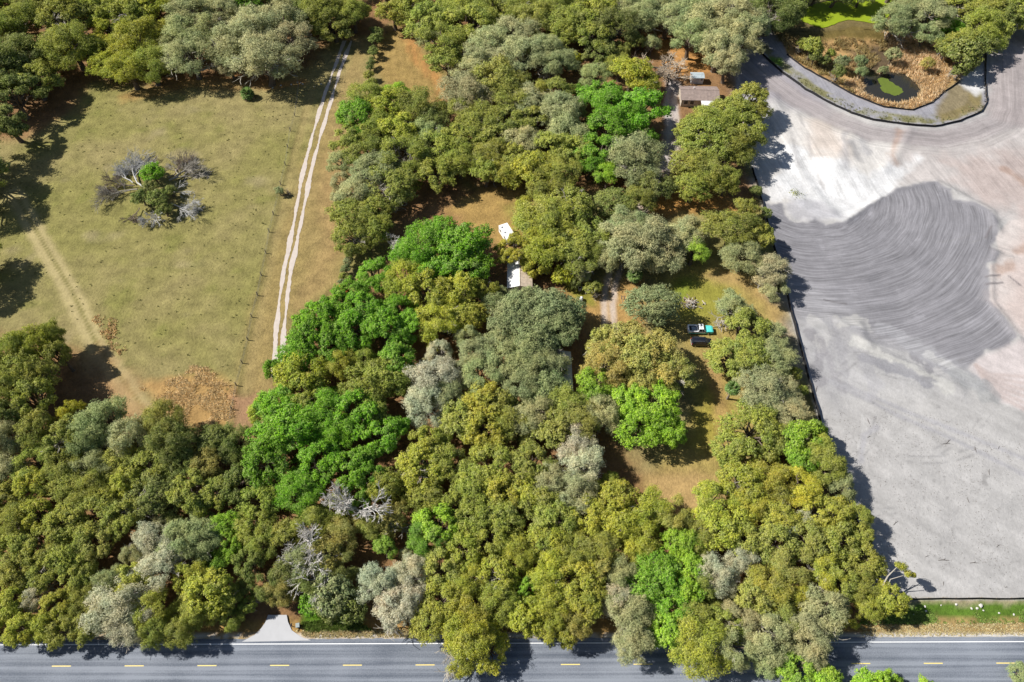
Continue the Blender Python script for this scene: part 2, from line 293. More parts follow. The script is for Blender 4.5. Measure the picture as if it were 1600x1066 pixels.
K = 0.65
def S(*c): return lin(c) * K
def paint(X, Y):
    n = len(X); C = np.zeros((n, 3)); R = np.ones(n); FL = np.zeros((n, 3)); ST = np.zeros(n)
    nz1, nz2, nz3 = fbm(X, Y, 30, 4, 1), fbm(X, Y, 7, 4, 21), fbm(X, Y, 2.2, 3, 41)
    # pasture: dry spring grass
    t = sstep(-.5, .5, nz1 + .5 * nz2)[:, None]
    C[:] = S(166, 153, 102) * (1 - t) + S(154, 147, 87) * t
    t = sstep(.25, .7, nz2 + .3 * nz3)[:, None]; C[:] = C * (1 - .35 * t) + S(132, 136, 66) * .35 * t
    t = sstep(.3, .7, fbm(X, Y, 10, 3, 71))[:, None]; C[:] = C * (1 - .5 * t) + S(176, 160, 125) * .5 * t
    def blend(sel, a, col, rough=None):
        a = np.clip(a, 0, 1); C[sel] = C[sel] * (1 - a[:, None]) + np.asarray(col)[None, :] * a[:, None] if np.asarray(col).ndim == 1 else C[sel] * (1 - a[:, None]) + col * a[:, None]
        if rough is not None: R[sel] = R[sel] * (1 - a) + rough * a
    def box_sel(pts, m):
        xs, ys = [p[0] for p in pts], [p[1] for p in pts]
        return np.where((X > min(xs) - m) & (X < max(xs) + m) & (Y > min(ys) - m) & (Y < max(ys) + m))[0]
    def area(px, col, soft=2.0, nz=1.5, alpha=1.0, rough=None, sc=4.0, seed=5):
        p = GP(px); sel = box_sel(p, soft + nz + 1)
        if not len(sel): return
        d = sdf(p, X[sel], Y[sel]) + nz * fbm(X[sel], Y[sel], sc, 3, seed)
        blend(sel, alpha * sstep(-soft, soft, d), col, rough)
    def stroke(px, col, wd, soft=.4, nz=.3, alpha=1.0, rough=None, sc=2.5, seed=9, broken=0.0):
        p = GP(px); sel = box_sel(p, wd + soft + nz + 1)
        if not len(sel): return
        d = wd - line_dist(p, X[sel], Y[sel]) + nz * fbm(X[sel], Y[sel], sc, 3, seed)
        a = alpha * sstep(-soft, soft, d)
        if broken: a = a * sstep(-broken, broken, fbm(X[sel], Y[sel], 3.5, 3, seed + 50) + .1)
        blend(sel, a, col, rough)
    LIT, LIT2 = S(172, 132, 92), S(146, 108, 76)
    # leaf litter under and beside the woods
    for px in ([(0, 0), (620, 0), (600, 60), (520, 62), (470, 110), (400, 135), (340, 122), (250, 138), (140, 128), (110, 175), (40, 215), (-60, 230), (-300, 0)],
               [(-300, 700), (-60, 520), (90, 540), (200, 600), (215, 650), (230, 690), (380, 690), (400, 640), (430, 590), (470, 500), (520, 470), (600, 420), (610, 330), (690, 270), (760, 300), (840, 300), (900, 420), (930, 540), (905, 600), (1000, 730), (1060, 790), (1120, 790), (1190, 690), (1270, 700), (1320, 810), (1380, 940), (1340, 1000), (-300, 1000)],
               [(560, 0), (1200, 0), (1200, 60), (1150, 90), (1160, 260), (1190, 310), (1050, 320), (1010, 300), (840, 300), (700, 280), (600, 330), (520, 400), (515, 250), (600, 150), (690, 160), (720, 120), (640, 60)]):
        area(px, LIT, 3, 3, .85, .9)
        area(px, LIT2, 5, 6, .5, sc=5, seed=77)
    # clearings and lawns
    area([(500, 180), (560, 60), (575, 60), (560, 200), (535, 330), (545, 440), (480, 470), (450, 500), (440, 590), (400, 640), (365, 665), (380, 560), (440, 330)], S(176, 150, 98), 3, 2, .75)
    stroke([(535, 200), (520, 260), (505, 330), (520, 370), (500, 430), (470, 480)], S(186, 154, 106), 2.5, 2, 2, .4)
    area([(590, 60), (640, 45), (660, 90), (700, 130), (700, 165), (640, 160), (600, 130), (582, 110)], S(180, 150, 92), 2, 1, .9)
    stroke([(640, 50), (650, 90), (690, 130), (700, 160)], S(200, 146, 88), 2.2, 1.5, 1.5, .75)
    for i in range(7): stroke([(597 + i * 11, 60 + i * 3), (600 + i * 13, 150)], S(158, 134, 78), .35, .4, .2, .6)
    area([(700, 330), (740, 300), (830, 290), (860, 320), (800, 400), (770, 380)], S(186, 154, 92), 2, 2, .9)
    area([(780, 320), (830, 310), (840, 345), (790, 345)], S(160, 150, 78), 2, 2, .7)
    area([(900, 440), (1000, 440), (1010, 520), (960, 540), (915, 510), (880, 480)], S(196, 156, 96), 2, 1.5, .9)
    area([(885, 425), (925, 440), (930, 480), (905, 470), (880, 450)], S(150, 156, 60), 1.5, 1.5, .8)
    area([(1040, 430), (1110, 410), (1180, 430), (1225, 470), (1245, 560), (1275, 670), (1180, 690), (1150, 760), (1080, 800), (1000, 760), (1080, 650), (1110, 600), (1060, 540)], S(184, 162, 96), 2, 2, .9)
    area([(1045, 440), (1100, 425), (1150, 450), (1160, 500), (1060, 500)], S(160, 158, 66), 3, 2, .85)
    stroke([(1070, 445), (1060, 460)], S(128, 150, 52), 2.2, 1.5, 1, .6)
    area([(1090, 600), (1130, 590), (1150, 680), (1120, 710), (1080, 690)], S(176, 164, 70), 3, 2, .8)
    stroke([(1110, 430), (1160, 440), (1210, 470), (1225, 520)], S(188, 156, 104), 2.2, 1.6, 1.5, .65)
    stroke([(1110, 560), (1120, 610), (1130, 650), (1140, 700)], S(194, 156, 106), 1.5, 1.5, 1.5, .7)
    area([(1010, 735), (1060, 735), (1120, 745), (1130, 780), (1080, 800), (1010, 770)], S(198, 165, 112), 2, 1.5, .9)
    area([(1010, 60), (1060, 60), (1110, 90), (1120, 110), (1090, 125), (1040, 110)], S(206, 152, 90), 2, 1.5, .95)
    area([(1000, 320), (1060, 300), (1180, 310), (1190, 330), (1060, 335), (1010, 345)], S(204, 150, 84), 2, 1.5, .9)
    area([(930, 130), (1010, 125), (1015, 150), (960, 155)], S(215, 175, 125), 2, 1, .8)
    # the two wheel tracks up to the brown-roofed house
    for dx in (0, 14): stroke([(1048 + dx, 130), (1040 + dx, 160), (1048 + dx, 200), (1040 + dx, 250), (1000 + dx, 320), (960 + dx, 400), (946 + dx, 450), (943 + dx, 490), (946 + dx, 520)], S(222, 205, 190), .75, .4, .4, .85, .5)
    stroke([(1050, 130), (1048, 200), (1040, 260)], S(205, 200, 200), 1.8, .8, .8, .6)
    # pasture details: the pale path, bare patches, seed heads, painted fence shadow
    stroke([(20, 300), (60, 370), (110, 455), (150, 540), (205, 615), (260, 690)], S(198, 181, 130), 2.1, .8, .5, .95, .6)
    stroke([(22, 300), (62, 370), (112, 455), (152, 540), (207, 615), (262, 690)], S(140, 132, 78), .4, .3, .2, .9)
    stroke([(150, 560), (190, 620), (225, 660)], S(184, 148, 104), 3, 2.5, 2, .7)
    stroke([(475, 170), (440, 300), (405, 450), (375, 590), (362, 668)], S(128, 118, 72), .4, .5, .3, .75)  # dark shadow along the wire fence, painted into the grass colour
    stroke([(488, 140), (455, 270), (425, 400), (398, 540), (385, 640)], S(182, 160, 108), 1.0, .8, .5, .45)
    stroke([(360, 135), (300, 130), (260, 140), (200, 150)], S(190, 145, 88), 2.4, 2, 2.2, .55)
    stroke([(355, 120), (380, 118), (420, 135), (470, 128)], S(200, 148, 92), 1.6, 1.6, 1.2, .7)
    area([(222, 600), (285, 585), (340, 590), (368, 612), (362, 668), (300, 668), (250, 640)], S(196, 154, 98), 1.5, 1.5, .8)
    area([(362, 620), (400, 615), (402, 665), (362, 668)], S(186, 140, 112), 1.5, 1.5, .7)
    # verge of the road
    s, tt = road_st(X, Y)
    sel = np.where((tt > -16) & (tt < 13.5))[0]
    if len(sel):
        w_ = fbm(X[sel], Y[sel], 1.4, 3, 17)
        band = lambda a0, a1, am, f=.45: sstep(a0 - f, a0 + f, tt[sel] + am * w_) * sstep(a1 + f, a1 - f, tt[sel] + am * w_)
        right = sstep(G(1340, 960)[0], G(1375, 960)[0], X[sel]); left = 1 - right
        dry = S(184, 156, 104)
        blend(sel, band(-16, 7.2, .5), S(176, 150, 92), .9)
        blend(sel, right * band(4.8, 7.6, .5), dry, .9)
        blend(sel, right * band(7.2, 9.9, .6), S(104, 136, 50), 1.0)
        blend(sel, right * band(9.7, 12.2, .8, .7), S(190, 176, 146), .8)
        blend(sel, right * .8 * band(10.9, 14, .6, .5), S(222, 218, 214), .5)
        blend(sel, left * band(4.2, 7.4, .5), S(186, 150, 92), .9)
        inlet = sstep(G(462, 985)[0], G(472, 985)[0], X[sel]) * (1 - sstep(G(545, 985)[0], G(580, 985)[0], X[sel]))
        blend(sel, inlet * band(6.3, 9, .5), S(92, 128, 34), 1.0)
        blend(sel, band(4.05, 4.75, .45, .2), S(228, 224, 216), .4)       # washed lime-rock shoulder
    # ------------------------------------------------ the graded site
    sel = np.where(sdf(W_SITE, X, Y) > -3)[0] if (X.max() > 40) else np.array([], int)
    if len(sel):
        x, y = X[sel], Y[sel]
        a = sstep(-.25, .25, sdf(W_SITE, x, y) + .3 * fbm(x, y, 1.5, 2, 3))
        col = np.ones((len(sel), 3)) * S(199, 196, 193)
        t_ = sstep(-.4, .6, fbm(x, y, 18, 4, 55))[:, None]; col = col * (1 - .35 * t_) + S(183, 180, 178) * .35 * t_
        blend(sel, a, col, .42)
    if len(sel):
        area([(1150, 55), (1230, 90), (1300, 170), (1290, 200), (1220, 160), (1150, 150)], S(170, 164, 170), 4, 3, .9, .3)
        area([(1195, 180), (1300, 170), (1400, 210), (1440, 230), (1400, 290), (1300, 340), (1200, 330), (1175, 250)], S(230, 225, 219), 4, 3, .95, .4)
        area([(1255, 185), (1310, 185), (1330, 245), (1270, 245)], S(212, 192, 176), 4, 3, .55)
        area([(1400, 215), (1560, 200), (1700, 170), (1800, 330), (1560, 340), (1480, 290), (1400, 290)], S(206, 198, 194), 3, 3, .9)
        area([(1470, 250), (1600, 235), (1700, 250), (1650, 320), (1540, 320)], S(196, 176, 168), 5, 5, .6)
        stroke([(1190, 118), (1240, 152), (1300, 184), (1360, 208), (1420, 216), (1480, 214), (1540, 198), (1620, 170)], S(180, 171, 170), 3.6, 1.5, 1, .85)
        area([(1545, 60), (1640, 50), (1760, 40), (1700, 160), (1600, 195), (1545, 185)], S(184, 174, 172), 2, 1.5, .95)
        area([(1212, 215), (1240, 222), (1275, 246), (1320, 256), (1360, 274), (1400, 258), (1440, 246), (1405, 288), (1350, 325), (1318, 345), (1290, 340), (1250, 318), (1215, 300)], S(238, 237, 236), 2.0, 4.0, .95, .5)
        area([(1195, 285), (1212, 280), (1226, 290), (1222, 315), (1205, 315)], S(238, 236, 234), .6, .6, .9)
        area([(1238, 308), (1285, 315), (1320, 340), (1280, 348), (1240, 345), (1226, 318)], S(190, 188, 192), 1.5, 1.2, .8)
        area(DARKSOIL, S(151, 149, 153), .5, .9, 1, .25, sc=2.5)
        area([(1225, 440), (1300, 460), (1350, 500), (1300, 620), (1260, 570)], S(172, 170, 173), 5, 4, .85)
        area([(1545, 415), (1556, 412), (1562, 395), (1556, 370), (1575, 345), (1700, 330), (1700, 500), (1595, 530), (1568, 497), (1546, 470)], S(222, 212, 206), .4, .3, .95)
        area([(1600, 335), (1700, 300), (1750, 500), (1600, 520), (1560, 480)], S(214, 194, 186), 4, 4, .6)
        area([(1515, 575), (1560, 545), (1600, 530), (1750, 520), (1750, 720), (1620, 650), (1560, 625)], S(222, 211, 208), .8, 1, .95)
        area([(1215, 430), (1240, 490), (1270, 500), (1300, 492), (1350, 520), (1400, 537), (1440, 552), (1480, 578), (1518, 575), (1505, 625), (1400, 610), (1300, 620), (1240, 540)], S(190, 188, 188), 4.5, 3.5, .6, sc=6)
        rt = random.Random(12)
        for k in range(16):                          # crossing wheel marks
            x0, y0 = rt.uniform(1260, 1580), rt.uniform(350, 900); ang = rt.uniform(-.9, .9); cv = rt.uniform(-.012, .012); pts = [(x0, y0)]
            for _ in range(9): ang += cv * 12; pts.append((pts[-1][0] + 14 * cos(ang), pts[-1][1] + 10 * sin(ang)))
            cc = S(150, 148, 148) if rt.random() < .7 else S(212, 210, 207)
            for off in (0, 13): stroke([(u + off * .4, v + off * .8) for u, v in pts], cc, .2, .22, .1, .5, broken=.3, seed=k)
        for k in range(6): stroke([(1700, 560 + 14 * k), (1600, 590 + 10 * k), (1545, 585 + 5 * k), (1525, 572)], S(206, 190, 184), .45, .35, .3, .7)
        for px, c, wd, al in (([(1265, 520), (1285, 540), (1278, 580), (1282, 600)], (160, 157, 160), 1.4, .7), ([(1270, 500), (1290, 520), (1285, 540)], (216, 213, 209), 1.7, .5), ([(1310, 506), (1335, 500), (1350, 508)], (216, 213, 207), 1.6, .55),
                              ([(1335, 530), (1375, 555), (1430, 580), (1480, 605)], (218, 216, 209), 1.5, .55), ([(1350, 505), (1360, 530), (1364, 545)], (160, 158, 160), .7, .5),
                              ([(1352, 560), (1400, 575), (1450, 600)], (158, 157, 162), 1.2, .8), ([(1430, 560), (1452, 578)], (150, 148, 152), 1.1, .8), ([(1380, 510), (1450, 555), (1530, 600)], (176, 175, 178), 2.0, .6),
                              ([(1450, 555), (1500, 580), (1515, 590)], (212, 210, 207), .8, .5), ([(1500, 590), (1535, 605), (1545, 618)], (170, 171, 171), 2.2, .55),
                              ([(1285, 530), (1300, 580), (1320, 610)], (166, 163, 166), 1.0, .6), ([(1300, 505), (1320, 560), (1322, 600)], (168, 166, 169), 1.0, .5), ([(1350, 560), (1368, 600), (1360, 620)], (182, 180, 183), 1.2, .5)):
            stroke(px, S(*c), wd, .35, 1.5, al, sc=1.8)
        for px in ([(1300, 596), (1400, 648), (1500, 692), (1620, 752)], [(1322, 602), (1420, 645), (1520, 684), (1640, 735)], [(1345, 720), (1350, 680), (1370, 668)]):
            stroke(px, S(182, 180, 183), .55, .4, .3, .75)
        for px in ([(1240, 160), (1262, 210), (1270, 250), (1290, 290)], [(1230, 190), (1245, 240), (1250, 262)]): stroke(px, S(178, 172, 170), .45, .5, .4, .6, broken=.4)
        for px in ([(1318, 210), (1322, 262)], [(1330, 222), (1342, 250)], [(1345, 222), (1358, 240)]): stroke(px, S(176, 174, 176), 1.0, 1.0, 1.2, .6)
        for px, wd in (([(1405, 205), (1394, 240), (1402, 255)], .9), ([(1560, 425), (1575, 420), (1583, 412)], 1.3), ([(1590, 395), (1610, 385)], 1.0), ([(1570, 265), (1600, 285)], 1.2)): stroke(px, S(184, 154, 136), wd, 1.0, 1.2, .6)
        for px in ([(1540, 434), (1562, 430)], [(1540, 446), (1566, 442)], [(1576, 432), (1594, 446)], [(1548, 355), (1540, 372)]): stroke(px, S(128, 122, 124), .25, .25, .1, .8)
        stroke([(1287, 469), (1300, 472), (1322, 475)], S(110, 106, 106), .22, .2, .15, .8)
        # passes of the grader: fine light and dark ridges that follow the way the machines drove
        sel = np.where(sdf(W_SITE, X, Y) > .3)[0]; x, y = X[sel], Y[sel]
        cx, cy = G(1245, 285); r = np.hypot(x - cx, y - cy); th = np.arctan2(y - cy, x - cx)
        inD = sstep(0, 1.5, sdf(GP(DARKSOIL), x, y))
        rr = r + .9 * fbm(x, y, 12, 2, 61)
        st = .55 * fbm(rr, th * 9, .85, 2, 62) + .75 * fbm(rr, th * 5, 2.6, 2, 63)
        m1 = 1 + .16 * inD * st
        dO = line_dist(W_OUTER, x, y) + .6 * fbm(x, y, 9, 2, 64); inO = sstep(15, 9, dO) * sstep(0, 1, -sdf(W_BANK, x, y) + .5) * (1 - inD)
        m1 = m1 + .24 * inO * (.6 * fbm(dO, y * .05, .8, 2, 65) + fbm(dO, y * .04, 2.4, 2, 66))
        wx = x + .15 * y; slope = (1 - inD) * (1 - inO) * sstep(G(1300, 345)[1], G(1300, 270)[1], y)
        m1 = m1 + .17 * slope * (fbm(wx, y * .13, 1.0, 3, 67) + .6 * fbm(wx, y * .1, 3.5, 2, 68))
        q = -x * .58 - y * .81; south = (1 - inD) * (1 - slope) * (1 - inO)
        m1 = m1 + .08 * south * (fbm(q, x * .07, .9, 2, 69) + fbm(q, x * .06, 3, 2, 70)) + .03 * fbm(x, y, 1.0, 2, 72)
        big = sstep(.45, .8, fbm(x, y, 3.2, 4, 73)); m1 = m1 + .22 * inD * big
        C[sel] *= m1[:, None]
        for k_, u_, v_, am in ((inD > .4, rr * 1.7, th * 60, 1.8), ((inD <= .4) & (inO > .4), dO * 1.6, x * .7 + y * .7, .9), ((inD <= .4) & (inO <= .4) & (slope > .5), wx * 1.5, y, .7), ((inD <= .4) & (inO <= .4) & (slope <= .5), q, x * .81 - y * .58, .22)):
            ii = sel[k_]; FL[ii, 0] = u_[k_] * 1.1; FL[ii, 1] = v_[k_] * .045; ST[ii] = am
        bits = sstep(.52, .75, fbm(x, y, 1.1, 2, 74)) * sstep(-.1, .4, fbm(x, y, 22, 2, 75)) * south * sstep(G(1400, 560)[1], G(1400, 640)[1], y)
        C[sel] *= (1 - .28 * bits)[:, None]
    # ------------------------------------------------ the pond basin inside the outer silt fence
    sel = np.where(sdf(W_BANK, X, Y) > -1)[0] if (X.max() > 40) else np.array([], int)
    if len(sel):
        x, y = X[sel], Y[sel]
        blend(sel, sstep(-.3, .3, sdf(W_BANK, x, y)), S(172, 170, 176), .5)
        dO, dI = line_dist(W_OUTER, x, y), line_dist(W_INNER, x, y)
        n_ = fbm(x, y, 3, 4, 83)
        blend(sel, .85 * sstep(1.0, 1.8, dO + .5 * n_) * sstep(5.4, 4.2, dO + .8 * n_) * sstep(-.55, .1, n_) * sstep(-.2, .4, sdf(W_BANK, x, y)), S(140, 136, 80), 1.0)
        b = sdf(W_BASIN, x, y)
        blend(sel, sstep(-.2, .8, b), S(204, 166, 112), 1.0)
        blend(sel, sstep(0, 2, b) * sstep(-.1, .5, fbm(x, y, 6, 4, 84)) * .6, S(140, 120, 72), 1.0)
        area([(1460, 165), (1500, 120), (1530, 130), (1532, 170), (1495, 185), (1470, 188)], S(150, 134, 92), 1.5, 1.5, .85, 1)
        area([(1505, 118), (1538, 100), (1540, 140), (1525, 150), (1500, 132)], S(232, 231, 230), 1, 1, .95, .3)
        area([(1420, 50), (1480, 55), (1478, 80), (1440, 75)], S(196, 160, 128), 2, 1, .8)
        area([(1330, 70), (1390, 60), (1410, 90), (1380, 110), (1345, 100)], S(96, 84, 70), 2.5, 2, .85)
        stroke([(1262, 52), (1295, 54), (1340, 46), (1360, 48), (1385, 58)], S(92, 74, 40), 1.6, 1, .6, .85)
        area([(1190, 20), (1560, 20), (1535, 62), (1400, 58), (1300, 60), (1215, 68)], S(126, 110, 62), 1.5, 2, .95, 1)
        area([(1200, 92), (1220, 92), (1222, 104), (1206, 100)], S(110, 150, 40), 1, 1, .9)
        blend(sel, sstep(-1.0, .4, sdf(W_POND, x, y)), S(70, 64, 52), .5)
    return np.clip(C, .005, .92), R, FL, ST

TERRAIN = terrain_mat()
def grid_sheet(name, x0, x1, y0, y1, step, keep=None, zoff=0.0, label=None, sink=None, kind='structure'):
    xs, ys = np.arange(x0, x1 + step / 2, step), np.arange(y0, y1 + step / 2, step); nx, ny = len(xs), len(ys)
    X, Y = [a.ravel() for a in np.meshgrid(xs, ys, indexing='ij')]
    i, j = np.meshgrid(np.arange(nx - 1), np.arange(ny - 1), indexing='ij'); a = (i * ny + j).ravel()
    F = np.stack([a, a + ny, a + ny + 1, a + 1], 1)
    if keep is not None:
        k = keep(X, Y); F = F[k[F].all(1)]
        u, inv = np.unique(F, return_inverse=True); F = inv.reshape(F.shape); X, Y = X[u], Y[u]
    Z = H(X, Y) + zoff
    if sink is not None: Z = Z - .5 * sstep(.8, 1.8, sink(X, Y))
    me = np_mesh(name, np.stack([X, Y, Z], 1), F, TERRAIN, smooth=True)
    C, R, FL, ST = paint(X, Y)
    ca = me.attributes.new('Col', 'FLOAT_COLOR', 'POINT'); ca.data.foreach_set('color', np.concatenate([C, np.ones((len(C), 1))], 1).astype(np.float32).ravel())
    ra = me.attributes.new('Rough', 'FLOAT', 'POINT'); ra.data.foreach_set('value', R.astype(np.float32))
    fa = me.attributes.new('Flow', 'FLOAT_VECTOR', 'POINT'); fa.data.foreach_set('vector', FL.astype(np.float32).ravel())
    sa = me.attributes.new('Streak', 'FLOAT', 'POINT'); sa.data.foreach_set('value', ST.astype(np.float32))
    o = link(name, me); o['kind'] = kind
    if label: o['label'] = label
    return o
GX0, GX1, GY0, GY1 = -215, 215, -5, 262
grid_sheet('ground', GX0, GX1, GY0, GY1, .7, label='dry spring grass and leaf litter of the pasture and woods',
           sink=lambda X, Y: sdf(W_SITE, X, Y))
# the land goes on to the horizon
fx = [-3000, GX0, GX1, 3000]; fy = [-3000, GY0, GY1, 3000]
FV, FF = [], []
for a in range(3):
    for b in range(3):
        if a == 1 and b == 1: continue
        n = len(FV); FV += [(fx[a], fy[b], -.06), (fx[a + 1], fy[b], -.06), (fx[a + 1], fy[b + 1], -.06), (fx[a], fy[b + 1], -.06)]; FF.append((n, n + 1, n + 2, n + 3))
me = np_mesh('countryside', FV, FF, mat('far_grass', (.25, .23, .1), .95, var=.35, scale=.05)); tag(link('countryside', me), 'open grassland reaching away to the horizon', kind='structure')
grid_sheet('graded_sand', 45, 205, 28, 240, .36, keep=lambda X, Y: (sdf(W_SITE, X, Y) > 0) & (sdf(W_BANK, X, Y) < .4), zoff=.03, label='bare graded building site of grey and white sand')
grid_sheet('pond_bank', 60, 190, 120, 245, .5, keep=lambda X, Y: (sdf(W_BANK, X, Y) > 0) & (sdf(W_SITE, X, Y) > -.5), zoff=.045, label='sandy bank and dry basin around the small pond')

# ------------------------------------------------------------------ strips laid on the land
def strip_pts(px, n=60):
    p = [Vector((*G(x, y), 0)) for x, y in px]; L = [0]
    for a, b in zip(p[:-1], p[1:]): L.append(L[-1] + (b - a).length)
    out = []
    for i in range(n + 1):
        s = L[-1] * i / n; k = max(j for j in range(len(L) - 1) if L[j] <= s + 1e-6)
        t = (s - L[k]) / (L[k + 1] - L[k]); out.append(p[k].lerp(p[k + 1], t))
    return out
def ribbon(name, pts, half, m, zoff, rag=0.0, seed=1):
    r = random.Random(seed); V, F = [], []
    for i, p in enumerate(pts):
        t = (pts[min(i + 1, len(pts) - 1)] - pts[max(i - 1, 0)]).normalized(); n_ = Vector((-t.y, t.x, 0))
        for k in (-1, 0, 1):
            q = p + n_ * (half * k * (1 + rag * r.uniform(-1, 1) + (.55 * math.sin(i * .21 + seed) * math.sin(i * .083 + 2 * seed) if rag else 0)) + .05 * math.sin(i * .37)); V.append((q.x, q.y, hz(q.x, q.y) + zoff + (.006 if k == 0 else 0)))
    for i in range(len(pts) - 1):
        for k in range(2): a = 3 * i + k; F.append((a, a + 3, a + 4, a + 1))
    return link(name, np_mesh(name, V, F, m))
sand_m = mat('rut_sand', tuple(S(228, 214, 202)), .95, var=.16, scale=.9, spec=.1, bump=.5)
for px, sd_ in ((LANE_L, 1), (LANE_R, 2)):
    tag(ribbon('wheel_track', strip_pts(px, 220), .46, sand_m, .03, .2, sd_), 'pale sand wheel track of the lane along the pasture', kind='structure')

# ------------------------------------------------------------------ the road
def road_mat():
    m, nt, p = new_mat('asphalt'); tc = nd(nt, 'ShaderNodeTexCoord')
    mp = nd(nt, 'ShaderNodeMapping'); mp.inputs['Scale'].default_value = (.012, 1.1, 1); nt.links.new(tc.outputs['Object'], mp.inputs[0])
    a = nd(nt, 'ShaderNodeTexNoise'); a.inputs['Scale'].default_value = 1; a.inputs['Detail'].default_value = 4; nt.links.new(mp.outputs[0], a.inputs['Vector'])
    b = nd(nt, 'ShaderNodeTexNoise'); b.inputs['Scale'].default_value = 5; b.inputs['Detail'].default_value = 6; nt.links.new(tc.outputs['Object'], b.inputs['Vector'])
    c = nd(nt, 'ShaderNodeTexNoise'); c.inputs['Scale'].default_value = .12; c.inputs['Detail'].default_value = 3; nt.links.new(tc.outputs['Object'], c.inputs['Vector'])
    s1 = nd(nt, 'ShaderNodeMath', operation='MULTIPLY_ADD'); nt.links.new(b.outputs['Fac'], s1.inputs[0]); s1.inputs[1].default_value = .35; nt.links.new(a.outputs['Fac'], s1.inputs[2])
    s2 = nd(nt, 'ShaderNodeMath', operation='MULTIPLY_ADD'); nt.links.new(c.outputs['Fac'], s2.inputs[0]); s2.inputs[1].default_value = .4; nt.links.new(s1.outputs[0], s2.inputs[2])
    r = nd(nt, 'ShaderNodeValToRGB'); nt.links.new(s2.outputs[0], r.inputs[0])
    r.color_ramp.elements[0].position = .70; r.color_ramp.elements[0].color = (*S(108, 115, 127), 1); r.color_ramp.elements[1].position = 1.0; r.color_ramp.elements[1].color = (*S(160, 166, 176), 1)
    nt.links.new(r.outputs[0], p.inputs['Base Color']); p.inputs['Roughness'].default_value = .85; p.inputs['Specular IOR Level'].default_value = .2
    return m
def road_sheet(name, s0, s1, t0, t1, m, z, n=1, jig=0.0, seed=3):
    r = random.Random(seed); V, F = [], []
    for i in range(n + 1):
        s = s0 + (s1 - s0) * i / n
        for t in (t0, t1): V.append((s, t + r.uniform(-jig, jig), z))
    for i in range(n): F.append((2 * i, 2 * i + 2, 2 * i + 3, 2 * i + 1))
    o = link(name, np_mesh(name, V, F, m), None, (RA.x, RA.y, 0), (0, 0, atan2(RDIR.y, RDIR.x))); return o
ASPH = road_mat()
tag(road_sheet('road', -420, 520, -4.3, 4.15, ASPH, .03, 1200, .10), 'two-lane grey asphalt road', kind='structure')
white_p, yellow_p = mat('white_paint', (.8, .8, .8), .6, var=.12, scale=3), mat('yellow_paint', (.78, .62, .2), .6, var=.15, scale=3)
tag(road_sheet('edge_line', -420, 520, 3.28, 3.42, white_p, .036), 'white edge line painted along the road', kind='structure')
tag(road_sheet('edge_line', -420, 520, -3.42, -3.28, white_p, .036), 'white edge line painted along the road', kind='structure')
PITCH_D = 12.19
for k in range(-8, 24):
    s = k * PITCH_D
    tag(road_sheet('centre_dash', s - 1.6, s + 1.6, -.075, .075, yellow_p, .036), 'yellow dash of the broken centre line', kind='structure')
conc = mat('concrete_apron', tuple(S(214, 214, 216)), .9, var=.1, scale=.8)
ap = GP([(419, 961), (448, 961), (450, 972), (456, 985), (470, 995), (486, 1001), (378, 1003), (398, 992), (408, 982), (415, 972)])
bm = bmesh.new(); bm.faces.new([bm.verts.new((x, y, .042)) for x, y in ap]); 
ext = bmesh.ops.extrude_face_region(bm, geom=bm.faces[:]); bmesh.ops.translate(bm, vec=(0, 0, -.3), verts=[e for e in ext['geom'] if isinstance(e, bmesh.types.BMVert)])
bmesh.ops.recalc_face_normals(bm, faces=bm.faces); me = bpy.data.meshes.new('driveway'); bm.to_mesh(me); bm.free(); me.materials.append(conc)
tag(link('driveway', me), 'flared pale concrete driveway apron at the road', kind='structure')

# ------------------------------------------------------------------ water
def poly_sheet(name, pts, z, m, rag=.12, seed=2):
    r = random.Random(seed); n = len(pts); out = []
    for i in range(n):
        p0, p1, p2, p3 = [Vector(pts[(i + k) % n]) for k in (-1, 0, 1, 2)]
        for k in range(6):
            t = k / 6; q = .5 * ((2 * p1) + (p2 - p0) * t + (2 * p0 - 5 * p1 + 4 * p2 - p3) * t * t + (3 * p1 - p0 - 3 * p2 + p3) * t ** 3)
            out.append((q.x + r.uniform(-rag, rag), q.y + r.uniform(-rag, rag)))
    pts = out
    bm = bmesh.new(); f = bm.faces.new([bm.verts.new((x, y, z)) for x, y in pts]); bmesh.ops.triangulate(bm, faces=[f]); bmesh.ops.recalc_face_normals(bm, faces=bm.faces)
    me = bpy.data.meshes.new(name); bm.to_mesh(me); bm.free(); me.materials.append(m); return link(name, me)
wm_, nt, p = new_mat('pond_water'); p.inputs['Base Color'].default_value = (.028, .026, .02, 1); p.inputs['Roughness'].default_value = .12
n_ = nd(nt, 'ShaderNodeTexNoise'); n_.inputs['Scale'].default_value = 2.2; b_ = nd(nt, 'ShaderNodeBump'); b_.inputs['Strength'].default_value = .06; nt.links.new(n_.outputs['Fac'], b_.inputs['Height']); nt.links.new(b_.outputs[0], p.inputs['Normal'])
cxp, cyp = np.mean([q[0] for q in W_POND]), np.mean([q[1] for q in W_POND])
tag(poly_sheet('pond_water', [(cxp + (x - cxp) * 1.06, cyp + (y - cyp) * 1.06) for x, y in W_POND], -1.95, wm_), 'dark water of the small pond', kind='structure')
alg = mat('algae', tuple(S(112, 130, 48)), .9, var=.25, scale=1.2)
rr_ = random.Random(4); ap_ = []
for x, y in [(1374, 124), (1384, 123), (1396, 129), (1406, 137), (1409, 146), (1400, 150), (1388, 147), (1378, 140), (1375, 132)]:
    ap_.append(G(x + rr_.uniform(-2, 2), y + rr_.uniform(-1.5, 1.5), -1.9))
tag(poly_sheet('algae_mat', ap_, -1.93, alg, .3), 'green algae mat floating on the small dark pond', 'algae')
alg2 = mat('algae_bright', tuple(S(158, 178, 30)), .9, var=.12, scale=.6)
